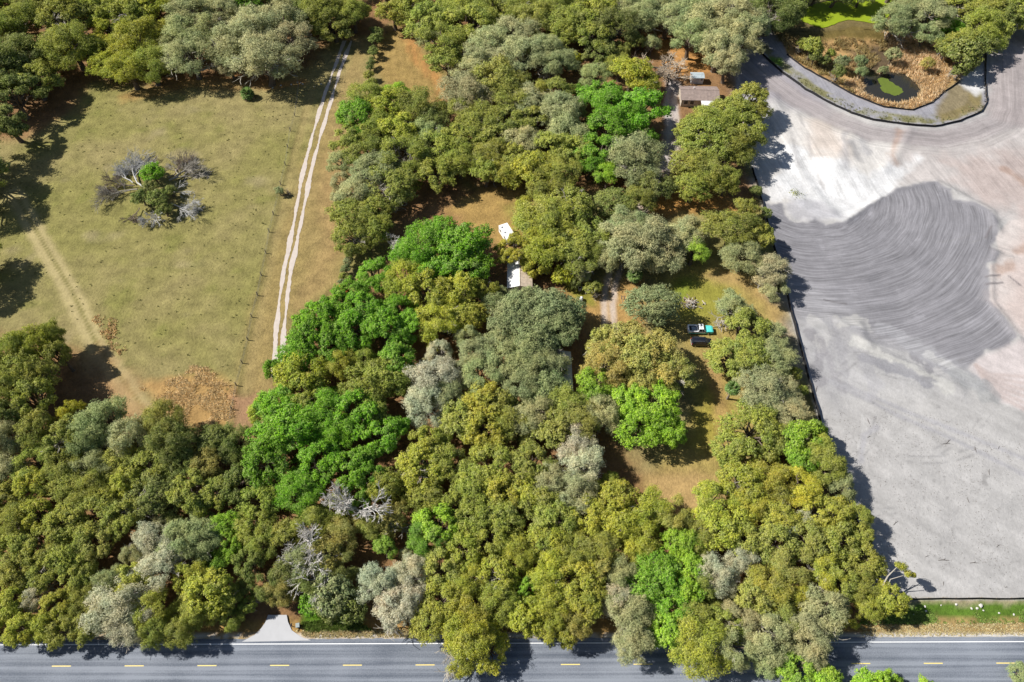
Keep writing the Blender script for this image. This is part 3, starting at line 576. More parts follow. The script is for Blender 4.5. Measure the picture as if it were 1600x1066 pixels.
tag(poly_sheet('algae_pond', GP(ALGAE_POND), .14, alg2), 'pond wholly covered by bright yellow-green algae', kind='structure')
# ================================================================== TREES
# leaf tones (real leaf colours, linear)
TONE = dict(o=(.280, .312, .055), y=(.372, .388, .046), Y=(.46, .45, .04), g=(.150, .345, .020), G=(.265, .455, .028), d=(.170, .208, .052), m=(.405, .405, .225), s=(.335, .372, .185), D=(.245, .290, .140), t=(.375, .350, .095), w=(.53, .52, .41))
LEAFM = crown_mat()
BARK, PALEB, GREYB = mat('bark', (.13, .10, .075), .95, var=.4, scale=6), mat('bare_wood', (.52, .49, .45), .9, var=.25, scale=4), mat('twig', (.34, .31, .26), .95, var=.3, scale=3)

def unit(v): return v / (np.linalg.norm(v, axis=1, keepdims=True) + 1e-9)
def cards(c, nrm, su, sv, rng):
    """one lozenge leaf spray for each centre c facing about nrm"""
    n = len(c); r = unit(rng.normal(size=(n, 3))); u = unit(np.cross(nrm, r)); v = np.cross(nrm, u)
    su = su * rng.uniform(.6, 1.4, (n, 1)); sv = sv * rng.uniform(.6, 1.4, (n, 1))
    fold = nrm * (sv * .35)
    V = np.stack([c - u * su, c + v * sv + fold, c + u * su, c - v * sv + fold], 1).reshape(-1, 3)
    return V, np.arange(4 * n).reshape(n, 4)
def lobes(rng, n, zsq, rlo, rhi, spread=.68, under=-.15, gap=.72):
    L = []
    tries = 0
    while len(L) < n and tries < 4000:
        tries += 1
        z = rng.uniform(under, 1.0); a = rng.uniform(0, 2 * pi); q = math.sqrt(max(0, 1 - z * z)) if z > 0 else 1.0
        k = spread * rng.uniform(.85, 1.12); r = rng.uniform(rlo, rhi)
        p = np.array([cos(a) * q * k, sin(a) * q * k, z * k * zsq])
        if all(np.linalg.norm(p - b[0]) > gap * (r + b[1]) for b in L): L.append((p, r))
    return L
def bumpy(d, rng, k=6):
    """smooth random radius over directions"""
    w_ = unit(rng.normal(size=(k, 3))); f = rng.uniform(2.0, 5.0, k); ph = rng.uniform(0, 6.28, k)
    return 1 + .085 * np.sin((d @ w_.T) * f * 2 + ph).sum(1)
def crown_mesh(name, seed, style):
    rng = np.random.default_rng(seed); cz = 1.12
    P = dict(oak=(17, .80, .15, .33, 17500, .031, .017, .82, 1500, .062), fine=(15, .84, .17, .36, 18500, .040, .009, .78, 1500, .085), round=(20, .86, .22, .34, 17000, .028, .014, .68, 1500, .06), shrub=(11, .75, .26, .44, 4800, .055, .030, .66, 400, .10))[style]
    L = lobes(rng, P[0] - seed % 4, P[1], P[2], P[3], P[7]); A = sum(r * r for _, r in L); VV = []; NN = []
    for p, r in L:                                    # bough > tufts > leaf sprays
        k = max(6, int(P[8] * r * r / A)); d = unit(rng.normal(size=(k, 3))); d = d[d[:, 2] > -.5]; k = len(d)
        t = p + d * (r * bumpy(d, rng) * (.30 + .86 * rng.random(k) ** .55))[:, None] * np.array([1, 1, .85])
        n = max(6, int(P[4] * 1.25 * r * r / A / k)); e = unit(rng.normal(size=(k * n, 3))); e[:, 2] = np.where(e[:, 2] < -.4, -e[:, 2], e[:, 2])
        rad = P[9] * np.repeat(rng.uniform(.35, 2.0, k), n) * (.25 + .8 * rng.random(k * n) ** .7 + .35 * rng.random(k * n) ** 5)
        VV.append(np.repeat(t, n, 0) + e * rad[:, None]); NN.append(unit(e + .6 * np.repeat(d, n, 0)))
    c, nrm = np.concatenate(VV), np.concatenate(NN); ax = np.array([rng.uniform(.86, 1.2), rng.uniform(.86, 1.2), 1]); L = [(q * ax, r) for q, r in L]; c = c * ax
    keep = np.ones(len(c), bool)                     # nothing grows deep inside the other boughs
    for p, r in L: keep &= np.linalg.norm((c - p) / np.array([1, 1, .85]), axis=1) > .42 * r
    c, nrm = c[keep], nrm[keep]
    nrm = unit(nrm + rng.normal(size=nrm.shape) * (.45 if style != 'fine' else .7) + np.array([0, 0, .25]))
    c = c + np.array([0, 0, cz])
    V, F = cards(c, nrm, P[5], P[6], rng)
    return np_mesh(name, V, F, LEAFM), [(p + np.array([0, 0, cz]), r) for p, r in L]
def limb(mb, a, b, r0, r1, rng, n=4, sides=5, wob=.06):
    pts, rad = [], []
    for i in range(n + 1):
        t = i / n; q = a + (b - a) * t + (rng.normal(size=3) * wob * np.linalg.norm(b - a) * (0 < i < n)) + np.array([0, 0, .12 * math.sin(pi * t) * np.linalg.norm(b - a)])
        pts.append(q); rad.append(r0 + (r1 - r0) * t)
    mb.tube(pts, rad, sides, cap=False)
def trunk_mesh(name, seed, L, m=None):
    rng = np.random.default_rng(seed + 500); mb = MB(); f = np.array([rng.uniform(-.08, .08), rng.uniform(-.08, .08), .55])
    mb.tube([(0, 0, -.05), (0, 0, .04), tuple(f * .55), tuple(f)], [.16, .115, .095, .08], 8)
    for p, r in L:
        if p[2] > .7: limb(mb, f * rng.uniform(.75, 1.0), p, .055, .012, rng, 4, 4)
    return mb.mesh(name, m or BARK)
def bare_mesh(seed, depth=5, spread=.65, up=.35, droop=0.0, rad=.075, levels=(3, 4), length=.52):
    rng = np.random.default_rng(seed); tr, tw = MB(), MB()
    def grow(a, d, ln, r, lv):
        b = a + d * ln; mid = a + d * ln * .5 + rng.normal(size=3) * ln * .07
        (tr if lv < 3 else tw).tube([a, mid, b], [r, r * .82, r * .62], 5 if lv < 3 else 3, cap=False)
        if lv >= depth: return
        for k in range(rng.integers(levels[0], levels[1] + 1)):
            e = d + rng.normal(size=3) * spread + np.array([0, 0, up * .4 - droop * lv]); e /= np.linalg.norm(e)
            s = a + (b - a) * rng.uniform(.45, 1.0) if k else b
            grow(s, e, ln * rng.uniform(.6, .85), r * .64, lv + 1)
    grow(np.array([0, 0, -.03]), np.array([0, 0, 1.0]), .5, rad, 0)
    A = np.array(tr.v + tw.v); rad_ = np.percentile(np.hypot(A[:, 0], A[:, 1]), 95); hi = A[:, 2].max()
    for mb in (tr, tw): mb.v = [(x / rad_, y / rad_, z * 1.7 / hi) for x, y, z in mb.v]
    return tr, tw
VAR = {}
for st, n in (('oak', 10), ('fine', 9), ('round', 4), ('shrub', 3)):
    VAR[st] = []
    for i in range(n):
        cm, L = crown_mesh('crown_' + st, 100 * len(st) + 17 * i, st); VAR[st].append((cm, trunk_mesh('trunk_' + st, 31 * i + len(st), L)))
TWIGS = []
for i in range(3):                                  # pale twigs that show through the thin mossy crowns
    tr, tw = bare_mesh(60 + i, 4, .75, .25, rad=.05, levels=(3, 4), length=.5); tw.v += []; TWIGS.append(MB().add(tr.v, tr.f).add(tw.v, tw.f).mesh('branches', GREYB))
BARE = []
for i in range(3):
    tr, tw = bare_mesh(80 + i, 6, .55, .3, rad=.06, levels=(3, 3)); BARE.append((tr.mesh('trunk', PALEB), tw.mesh('branches', PALEB)))

STYLE = dict(o='oak', y='oak', Y='oak', g='oak', G='oak', d='oak', t='oak', m='fine', s='fine', D='round', w='fine')
NAMES = dict(o='olive_oak', y='golden_oak', Y='yellow_oak', g='spring_green_oak', G='lime_green_oak', d='dark_oak', t='tan_oak', m='mossy_oak', s='sage_tree', D='shade_tree', w='grey_mossy_tree', b='bare_tree')
LOOK = dict(o='olive green oak', y='golden green oak', Y='bright yellow-green oak', g='vivid spring green oak', G='bright lime green oak', d='dark green oak', t='tan and olive oak', m='mossy grey oak', s='sage grey-green tree', D='dusky grey-green dense tree', w='pale grey mossy tree', b='bare pale-branched tree')
TREES = []                                           # (x, y, radius) of everything planted
def plant(code, x, y, R, zs=1.15, label=None, group=None, name=None, style=None, extra_twigs=None):
    k = len(TREES); z = hz(x, y); rz = RNG.uniform(0, 6.28)
    o = thing(name or NAMES[code], label or LOOK[code], 'shrub' if style == 'shrub' else 'tree', (x, y, z), rz, group, (R, R * RNG.uniform(.9, 1.1), R * zs))
    if code == 'b':
        t, tw = BARE[k % len(BARE)]; link('trunk', t, o); link('branches', tw, o); o.scale = (R, R, R)
    else:
        st = style or STYLE[code]
        if not style and st == 'oak': st = str(RNG.choice(['oak', 'fine', 'round'], p=[.46, .44, .10] if code not in 'gG' else [.78, .14, .08])); o.rotation_euler = (RNG.normal() * .09, RNG.normal() * .09, rz)
        cm, tm = VAR[st][int(RNG.integers(len(VAR[st])))]
        link('trunk', tm, o); c = link('crown', cm, o); c.color = (*np.clip(np.array(TONE[code]) * 1.12 * RNG.uniform(.86, 1.16) * (1 + RNG.normal(size=3) * .035), .02, .8), 1)
        if extra_twigs if extra_twigs is not None else (code in 'w' or (code in 'ms' and k % 2 == 0) or (code in 'oydt' and k % 6 == 0)): link('branches', TWIGS[k % len(TWIGS)], o)
    TREES.append((x, y, R, code, o)); return o

# crowns seen in the photograph, in nine enlarged tiles: tile origin, then x y diameter (tile pixels) and leaf tone
TK = 540 / 1599.0
TILES = {
 (0, 0): '70 110 200 o;60 260 240 d;150 370 190 o;50 440 220 d;30 560 190 d;150 30 150 o;300 80 220 o;320 200 240 o;450 50 180 o;480 110 150 y;400 230 160 y;480 290 150 y;600 60 190 o;690 40 190 y;620 180 200 y;590 320 190 y;690 300 190 o;740 160 150 y;560 220 150 y;230 300 150 o;870 60 190 s;880 150 220 s;880 260 210 s;800 210 150 s;960 120 150 m;1010 50 160 m;1080 210 230 m;1180 150 240 m;1220 270 250 m;1290 90 220 m;1330 180 200 m;1060 300 130 m;1390 110 90 g;1160 5 130 g;1480 60 200 o;1540 110 160 o;1580 40 150 o;-60 330 260 d;-90 160 260 o;1420 30 160 d',
 (530, 0): '60 60 170 o;250 60 150 o;330 40 150 o;430 90 200 o;480 190 200 o;540 60 170 o;600 110 200 o;700 50 200 o;800 40 180 o;900 80 200 o;1000 40 180 o;1060 110 200 o;1180 60 200 o;1150 180 190 o;1260 120 200 d;1210 240 150 d;1330 40 150 s;1400 70 190 s;1520 90 170 s;700 200 200 m;800 160 200 m;850 250 200 m;650 260 180 m;620 330 160 m;750 280 160 m;950 230 180 s;1000 290 160 s;500 290 150 o;410 150 150 m;1180 350 130 s;1100 280 60 Y;1350 340 190 y;1400 400 140 y;1300 310 120 o;1200 450 180 g;1270 510 220 g;1390 500 220 g;1250 600 200 g;1220 700 200 g;1160 760 140 g;1240 810 120 G;1360 560 150 g;1360 720 230 s;1390 810 150 s;1440 850 150 d;720 370 220 o;600 430 220 m;580 510 170 o;760 450 200 o;860 470 180 m;920 430 120 y;1010 420 150 o;1020 520 200 s;1060 600 200 m;900 560 180 o;800 560 180 o;680 560 200 o;560 640 190 o;720 640 180 o;850 650 180 m;980 680 180 o;1080 690 170 o;700 720 170 o;830 740 170 o;770 800 140 y;900 780 180 y;1030 790 170 o;960 870 190 o;680 790 150 o;270 430 120 G;120 450 160 o;240 480 200 y;360 490 190 o;420 560 150 d;80 550 190 g;60 640 180 o;280 600 200 y;180 590 170 o;400 610 150 s;450 690 180 o;300 720 220 o;110 690 200 o;450 800 180 o;560 740 190 o;180 790 200 s;80 880 190 m;230 850 190 o;60 1000 190 o;160 970 150 o;10 750 120 s;880 960 140 y;960 1000 240 o;1080 960 220 o;1280 930 170 d;1350 930 150 o;1320 1040 150 s',
 (1060, 0): '60 60 170 s;150 110 220 m;240 60 200 m;60 170 170 s;190 220 200 m;270 170 200 m;330 110 180 s;230 290 140 m;430 60 200 d;520 50 160 d;640 -40 110 d;730 -34 120 d;850 -36 120 d;135 600 170 o;258 515 160 o;330 460 180 o;375 500 110 o;70 610 160 o;180 570 200 o;300 600 200 o;120 660 220 o;230 690 200 o;60 760 180 o;150 790 180 o;220 830 130 o;70 860 150 o;1010 80 170 s;1070 50 150 s;1180 60 180 s;1160 130 120 s;1280 110 120 g;1390 110 210 o;1340 190 170 o;1430 50 180 o;1520 70 170 d;1590 50 160 o;1490 130 140 o;320 970 100 o;1300 20 150 o',
 (0, 350): '60 590 190 o;150 560 170 y;235 540 110 o;100 680 200 o;40 770 200 o;170 720 170 o;140 820 190 o;60 870 180 d;270 610 120 o;330 860 90 Y;480 920 210 s;400 970 180 s;600 990 180 m;760 920 180 o;800 990 190 d;1000 1010 170 d;1100 1010 160 d;300 980 180 o;160 960 160 o;30 1000 150 m;1560 380 180 g;1470 430 180 g;1420 520 190 g;1540 530 180 g;1380 610 170 g;1260 680 100 g;1400 700 190 y;1560 650 150 y;1230 850 130 y;1310 830 190 g;1420 780 190 o;1350 940 240 g;1500 870 210 g;1560 960 180 g;1250 990 180 g',
 (530, 350): '60 60 150 o;150 10 150 o;400 100 240 g;560 130 250 g;480 50 200 g;610 200 200 g;430 190 200 g;320 150 140 g;170 240 160 g;310 260 200 y;420 330 240 y;560 330 200 y;470 430 210 y;590 410 180 y;330 470 150 g;100 400 200 g;60 340 140 g;200 480 190 g;60 500 180 g;850 385 220 D;960 395 240 D;800 450 230 D;1010 470 210 D;900 530 230 D;1060 410 170 D;760 540 150 s;815 118 170 y;960 115 220 y;900 170 110 y;1060 100 200 o;1130 150 190 o;905 40 170 y;1160 50 170 o;1000 40 200 o;1300 85 220 m;1420 90 250 m;1500 130 190 m;1250 170 130 m;1390 155 150 m;1340 20 200 s;1130 235 60 s;1455 372 215 D;1240 565 180 t;1345 552 185 t;1250 640 220 t;1380 620 230 t;1480 610 210 t;1400 710 160 t;1540 690 170 t;1180 760 170 G;1340 830 190 G;1440 850 200 G;1400 950 200 G;1530 950 140 G;640 600 180 s;760 640 200 s;880 630 200 s;650 700 180 s;980 640 160 s;860 720 200 s;960 760 190 D;440 720 210 w;400 830 190 w;500 790 150 s;660 830 200 y;560 900 200 o;740 830 180 o;680 940 200 y;800 900 190 o;900 880 200 m;1060 830 190 o;1110 900 200 o;1210 880 180 m;1000 960 200 o;400 990 180 y;230 700 190 o;120 740 180 o;260 640 190 g;80 890 230 g;180 850 160 o;200 990 210 g;1090 1010 180 w',
 (1060, 350): '70 130 130 G;20 60 170 m;60 30 150 m;250 30 240 o;370 60 150 o;300 150 180 s;420 220 170 m;440 290 130 m;255 400 165 s;302 488 210 o;246 622 180 o;330 600 190 o;430 530 150 s;430 630 180 s;380 760 210 m;470 770 160 m;510 880 170 m;400 840 170 s;330 950 220 o;450 960 170 o;570 1000 210 G;660 1050 130 o;250 1020 180 o',
 (0, 706): '1330 560 150 d;1290 640 130 t;1400 520 170 s;1500 480 170 t;1450 600 160 d;1560 540 150 d;1340 380 160 o;1430 330 170 o;1560 400 160 t;1240 620 120 d;50 40 170 m;170 50 190 o;140 160 170 y;60 200 170 o;300 50 190 o;420 60 180 s;300 180 180 o;420 170 180 o;580 150 150 y;560 40 180 o;700 60 180 o;700 200 180 d;880 170 210 o;850 50 180 d;960 60 160 t;1040 330 140 G;1065 430 110 G;730 410 190 w;850 400 200 s;940 400 170 s;770 520 190 w;620 470 110 s;520 600 130 s;540 700 240 w;590 790 190 w;620 570 170 y;700 710 170 y;970 640 240 y;915 745 140 o;1050 680 120 o;160 680 110 w;60 330 170 o;170 300 180 y;300 320 190 o;440 300 190 o;560 300 180 o;60 450 180 o;190 440 190 o;320 450 180 o;440 430 170 t;90 570 180 o;230 560 180 o;360 570 170 o;60 700 170 y;270 720 160 y;370 690 150 o;100 830 160 y;190 830 140 y;300 820 150 o;410 800 150 o;1000 200 160 o;1100 150 170 d;1260 60 200 g;1380 180 190 g;1200 230 150 o;1180 350 160 o;1240 420 150 o;1480 60 200 g;1150 520 150 d;985 745 90 o;720 830 140 o;840 830 130 o',
 (530, 706): '60 60 200 g;130 110 140 g;210 150 160 o;380 60 220 y;490 50 170 o;410 210 160 o;460 330 200 G;390 400 160 g;210 460 100 G;250 310 150 t;630 160 180 o;700 60 190 o;880 50 180 o;980 140 170 m;1130 40 180 w;1080 190 180 m;190 620 170 w;330 550 150 w;270 730 190 w;330 650 150 w;870 620 100 g;1560 430 130 G;1460 540 170 g;1440 640 170 g;1540 600 180 g;1540 720 180 g;1520 850 180 G;1310 580 150 s;1300 700 170 w;1340 800 220 m;1370 890 170 m;600 870 230 y;430 790 180 y;540 950 190 y;690 920 160 y;1020 850 110 y;780 180 190 y;860 180 170 y;560 250 170 o;650 290 180 o;760 300 170 o;930 250 180 o;1000 330 190 o;1160 300 180 y;1280 210 180 y;1300 330 190 y;1420 260 190 y;1400 400 180 y;1530 300 170 t;1200 440 180 o;1080 470 180 o;960 430 170 y;830 480 170 y;700 430 180 o;580 480 170 y;480 560 180 o;590 600 180 y;720 570 180 y;740 690 180 o;860 760 180 y;620 730 190 y;500 700 170 y;990 560 180 y;1000 680 180 y;980 780 150 y;1100 600 180 y;1140 690 180 y;1090 790 150 t;1200 560 150 t',
 (1060, 706): '30 430 150 G;40 540 150 G;30 650 150 G;100 600 150 o;60 790 180 o;100 880 230 y;200 800 160 o;180 560 170 w;300 500 130 w;350 680 190 o;430 620 190 y;560 690 110 Y;680 740 210 m;590 850 200 m;420 850 210 m;620 910 150 m;500 780 160 o;400 950 150 s;300 140 210 y;150 220 200 y;200 320 200 y;330 250 180 y;440 170 180 y;560 180 190 Y;460 300 170 y;640 270 160 y;740 290 150 y;760 170 120 s;690 60 170 o;580 320 90 w;500 370 90 w;620 420 180 o;740 410 170 o;850 510 140 o;760 570 150 o;840 620 120 o;680 560 160 y;890 730 120 y;980 690 140 y;300 410 180 o;430 430 180 o;520 520 170 t;100 380 150 o;560 50 130 g;540 1000 180 G;690 1040 150 G;990 1060 80 G;1580 1030 100 s;250 900 170 m;300 780 170 m;820 300 120 o;830 400 120 o;870 560 110 o',
}
REGIONS = [   # region test on the photograph, phrase that locates it by things one can find
 (lambda x, y: y > 1015, 'across the asphalt road', 3.4),
 (lambda x, y: x < 60 and 130 < y < 470, 'at the side of the pasture beyond the pale path', 5.5),
 (lambda x, y: y < 135 and x < 265, 'along the far edge of the pasture', 4.4), (lambda x, y: y < 135 and x < 560, 'at the pasture edge near the top of the sand lane', 3.5),
 (lambda x, y: x > 1190 and y < 130, 'beyond the reedy pond', 4.5), (lambda x, y: x > 1050 and y < 130, 'behind the small shed with blue-grey roof', 6.0),
 (lambda x, y: x > 1050 and y < 330, 'between the brown-roofed house and the sand site', 5.0), (lambda x, y: x > 930 and 110 < y < 300, 'beside the wheel tracks to the brown-roofed house', 4.6),
 (lambda x, y: y < 115, 'in the far wood behind the mown strip', 4.6), (lambda x, y: x < 690 and y < 400, 'in the grove beside the sand lane', 4.5), (lambda x, y: y < 295, 'in the middle wood behind the white camper', 4.6),
 (lambda x, y: x < 690 and y < 480, 'beside the dry bit of lawn with the red mower', 4.5), (lambda x, y: x < 930 and y < 450, 'around the house with white and tan roof', 4.6),
 (lambda x, y: x > 930 and y < 445, 'around the lawn with the dark bench', 4.2), (lambda x, y: x > 1090 and y < 700, 'between the parked pickup and the black silt fence', 3.8),
 (lambda x, y: x > 895 and y < 735, 'around the sunny clearing by the black van', 4.8), (lambda x, y: x < 300 and y < 690 and y > 450, 'in the clump over the pale pasture path', 6.2),
 (lambda x, y: x < 260, 'in the roadside wood at the pasture end', 4.4), (lambda x, y: x < 420, 'in the roadside wood beside the concrete driveway', 4.4), (lambda x, y: x < 640 and y < 780, 'at the near end of the sand lane', 5.2),
 (lambda x, y: x < 640, 'in the thicket behind the roadside bins', 4.6), (lambda x, y: x < 920 and y < 640, 'around the pale-roofed mobile home', 4.8), (lambda x, y: y < 800 and x < 940, 'in the heart of the wood', 4.6),
 (lambda x, y: x < 860, 'overhanging the road in the dense wood', 4.6), (lambda x, y: x < 1110, 'between the sunny clearing and the road', 4.6), (lambda x, y: True, 'in the wood edge beside the bare sand', 4.6),
]
def region(x, y):
    for f, ph, h in REGIONS:
        if f(x, y): return ph, h
KEEP_CLEAR = [(792, 358, 24), (812, 432, 22), (849, 420, 12), (951, 472, 26), (972, 468, 16), (537, 452, 13), (888, 552, 12), (885, 572, 14), (899, 580, 9), (908, 460, 16), (1094, 520, 26), (1090, 145, 20), (1090, 117, 16), (812, 352, 12), (905, 450, 12), (436, 900, 20), (433, 960, 26), (430, 940, 18), (465, 977, 16), (1055, 190, 16), (1050, 230, 12)]
def tree_label(code, x, y, R):
    ph, _ = region(x, y); sz = 'small ' if R < 2.6 else ('large ' if R > 4.7 else '')
    return f'{sz}{LOOK[code]} {ph}', f'{LOOK[code]}s {ph}'
listed = []
for (ox, oy), txt in TILES.items():
    for it in txt.split(';'):
        a, b, d, c = it.split(); listed.append((ox + float(a) * TK, oy + float(b) * TK, float(d) * TK, c))
def place_px(x, y, dpx, c, zs=None):
    ph, hc = region(x, y); R = max(.9, dpx / PXM(y) * .5 * 1.04); R0 = R
    zs = zs or min(1.75, max(.8, (hc + .55 * (R - 3.5)) / (1.25 * R)))
    zc = 1.25 * R * zs; X, Y = G(x, y, zc); lb, gr = tree_label(c, x, y, R)
    return plant(c, X, Y, R, zs, lb, gr)
for x, y, d, c in listed: place_px(x, y, d, c)
# the canopy between the crowns picked out above
FILL = [[(0, 690), (110, 690), (200, 650), (290, 690), (380, 690), (400, 760), (420, 860), (395, 950), (330, 985), (-40, 995)],
        [(440, 585), (478, 525), (505, 485), (560, 478), (640, 440), (760, 440), (790, 450), (880, 470), (880, 540), (900, 620), (960, 730), (990, 770), (1080, 810), (1120, 780), (1190, 680), (1280, 680), (1310, 740), (1355, 900), (1330, 975), (1250, 1000), (1100, 1005), (850, 975), (640, 950), (590, 940), (480, 800), (430, 760)],
        [(530, 210), (600, 160), (680, 180), (740, 130), (850, 140), (1000, 140), (1010, 230), (960, 280), (880, 290), (840, 270), (700, 265), (620, 310), (545, 380), (515, 330)],
        [(660, -40), (1180, -40), (1180, 50), (1060, 50), (960, 95), (900, 95), (700, 100), (650, 60)], [(-60, -40), (530, -40), (510, 35), (340, 100), (200, 115), (100, 100), (20, 160), (-60, 180)]]
cand = []
for px in FILL:
    xs, ys = [p[0] for p in px], [p[1] for p in px]
    for _ in range(2600):
        x, y = RNG.uniform(min(xs), max(xs)), RNG.uniform(min(ys), max(ys))
        if inside(px, np.array([x]), np.array([y]))[0]: cand.append((x, y))
nfill = 0
for x, y in cand:
    if any(hypot(x - a, (y - b) * 1.1) < r + 26 for a, b, r in KEEP_CLEAR): continue
    R = RNG.uniform(2.4, 3.4); ph, hc = region(x, y); zc = hc * .88; X, Y = G(x, y, zc)
    if all(hypot(X - t[0], Y - t[1]) > .74 * (R + t[2]) for t in TREES):
        near = min(listed, key=lambda q: hypot(q[0] - x, q[1] - y)); c = near[3]
        if c in 'YG': c = 'o'
        lb, gr = tree_label(c, x, y, R); plant(c, X, Y, R, max(.9, zc / (1.25 * R)), lb.replace('small ', 'young '), gr, 'young_' + NAMES[c]); nfill += 1
for x, y in cand[::2]:                               # understorey in the gaps
    if any(hypot(x - a, (y - b) * 1.1) < r + 14 for a, b, r in KEEP_CLEAR): continue
    R = RNG.uniform(1.5, 2.3); ph, hc = region(x, y); zc = hc * .55; X, Y = G(x, y, zc)
    if all(hypot(X - t[0], Y - t[1]) > .78 * t[2] + .5 * R for t in TREES):
        near = min(listed, key=lambda q: hypot(q[0] - x, q[1] - y)); c = {'Y': 'o', 'G': 'g', 'w': 'm'}.get(near[3], near[3])
        lb, gr = tree_label(c, x, y, R); plant(c, X, Y, R, max(.9, zc / (1.25 * R)), lb.replace('small ', 'young '), gr, 'young_' + NAMES[c]); nfill += 1
# trees just outside the picture whose shade falls into it, and the wood beyond the picture's edge
for x, y, d, c in ((-52, 225, 90, 'o'), (-60, 262, 90, 'd'), (-40, 300, 70, 'o'), (-52, 395, 70, 'o'), (-58, 430, 60, 'o'), (-45, 560, 60, 'o'), (-70, 640, 70, 'o'), (-50, 720, 65, 'o'), (-50, 800, 60, 'y'), (-50, 890, 60, 'o'), (-45, 960, 55, 'y'),
                   (-30, -30, 70, 'o'), (60, -25, 60, 'o'), (150, -30, 60, 'y'), (250, -30, 60, 'y'), (340, -30, 60, 's'), (430, -25, 60, 'm'), (510, -30, 60, 'o'), (600, -30, 60, 'o'), (700, -32, 60, 'o'), (800, -30, 60, 'o'), (900, -30, 60, 'o'), (1000, -30, 60, 's'), (1100, -32, 60, 's'), (1190, -30, 60, 'd'), (1260, -26, 60, 'd'), (1400, -28, 60, 's'), (1480, -30, 60, 's'), (1560, -30, 60, 'o'), (1640, 10, 60, 'o'), (1640, 40, 50, 'd'),
                   (1290, 1085, 60, 'G'), (1370, 1085, 70, 'G'), (1455, 1092, 50, 'G')):
    place_px(x, y, d, c)
CR = [(t[0], t[1], next((q for q in t[4].children if q.name.startswith('crown')), None)) for t in TREES]
CR = [(x, y, q, np.array(q.color[:3])) for x, y, q in CR if q]; AX = np.array([(x, y) for x, y, *_ in CR]); AC = np.array([k[3] for k in CR])
for x, y, q, col in CR:                              # neighbouring crowns grow through each other: tones run together a little
    w_ = np.exp(-((AX[:, 0] - x) ** 2 + (AX[:, 1] - y) ** 2) / 40.0); av = (AC * w_[:, None]).sum(0) / w_.sum()
    q.color = (*(.80 * col + .20 * av), 1)
print('TREES', len(TREES), 'fill', nfill)
# ================================================================== SMALLER PLANTS
def shrub_px(x, y, dpx, c, label, group=None, name='shrub', zs=1.0):
    R = dpx / PXM(y) * .5; X, Y = G(x, y, R * zs * .9); return plant(c, X, Y, R, zs, label, group, name, 'shrub')
for x, y, d, c in ((1317, 94, 24, 'D'), (1347, 92, 22, 'D'), (1349, 108, 20, 'D'), (1269, 74, 34, 'o'), (1290, 91, 20, 'd'), (1310, 115, 24, 'd'), (1274, 88, 22, 'd'), (1384, 101, 17, 'D'), (1398, 81, 24, 's'), (1452, 95, 22, 't'), (1300, 80, 18, 'o'), (1255, 66, 22, 'o')):
    shrub_px(x, y, d, c, f'{LOOK[c].split(" oak")[0].replace(" dense tree", "").replace(" tree", "")} shrub among the reeds around the small pond', 'shrubs around the small pond', 'pond_shrub', 1.2)
for x, y, d, c in ((1502, 88, 58, 'd'), (1526, 76, 48, 'd'), (1482, 71, 38, 'd'), (1489, 57, 30, 'o'), (1470, 40, 40, 'g'), (1500, 112, 30, 'd')):
    shrub_px(x, y, d, c, f'{LOOK[c].replace(" oak", "")} bush at the silt fence corner by the white sand', 'bushes at the silt fence corner', 'bank_bush')
for x, y, d, c in ((587, 64, 22, 'd'), (584, 78, 14, 'd'), (584, 84, 18, 'd'), (580, 101, 15, 'd'), (578, 107, 12, 'd'), (581, 93, 9, 'd'), (577, 120, 18, 'o'), (582, 132, 20, 'o'), (590, 54, 22, 'd'), (576, 138, 20, 'o')):
    shrub_px(x, y, d, c, 'low dark hedge bush in the row beside the mown strip', 'hedge bushes beside the mown strip', 'hedge_bush', 1.0)
for x, y, d, c in ((547, 399, 17, 'd'), (545, 411, 18, 'D'), (541, 422, 16, 'D'), (537, 433, 14, 'o'), (551, 386, 20, 'o'), (534, 442, 12, 'D')):
    shrub_px(x, y, d, c, 'small grey-green bush in the fence row by the red tractor', 'bushes in the fence row', 'fence_row_bush', 1.1)
for x, y, d, c, lb in ((897, 443, 24, 'd', 'dark round bush beside the lawn and the white urn'), (926, 452, 26, 'o', 'olive bush between the lawn and the sandy wheel tracks'), (880, 434, 34, 'Y', 'yellow-green bush at the corner of the tan-roofed house'),
                       (516, 947, 60, 'd', 'dark green vine thicket behind the road verge'), (550, 950, 56, 'd', 'dark green vine tangle beside the grey mossy roadside trees'), (492, 944, 46, 'g', 'green vine bush behind the wheeled bin'), (520, 930, 70, 'D', 'dusky vine thicket under the fallen white limbs'),
                       (1241, 585, 22, 'o', 'yellowish bush against the black silt fence'), (1252, 612, 22, 'o', 'small olive bush growing along the black silt fence'), (1180, 300, 20, 'd', 'dark bush at the head of the black silt fence'), (1196, 335, 22, 'd', 'grey-green bush beside the silt fence near the bench'),
                       (1218, 452, 16, 'd', 'little dark bush under the grey tree at the silt fence'), (1075, 505, 0, 'd', '')):
    if d: shrub_px(x, y, d, c, lb)
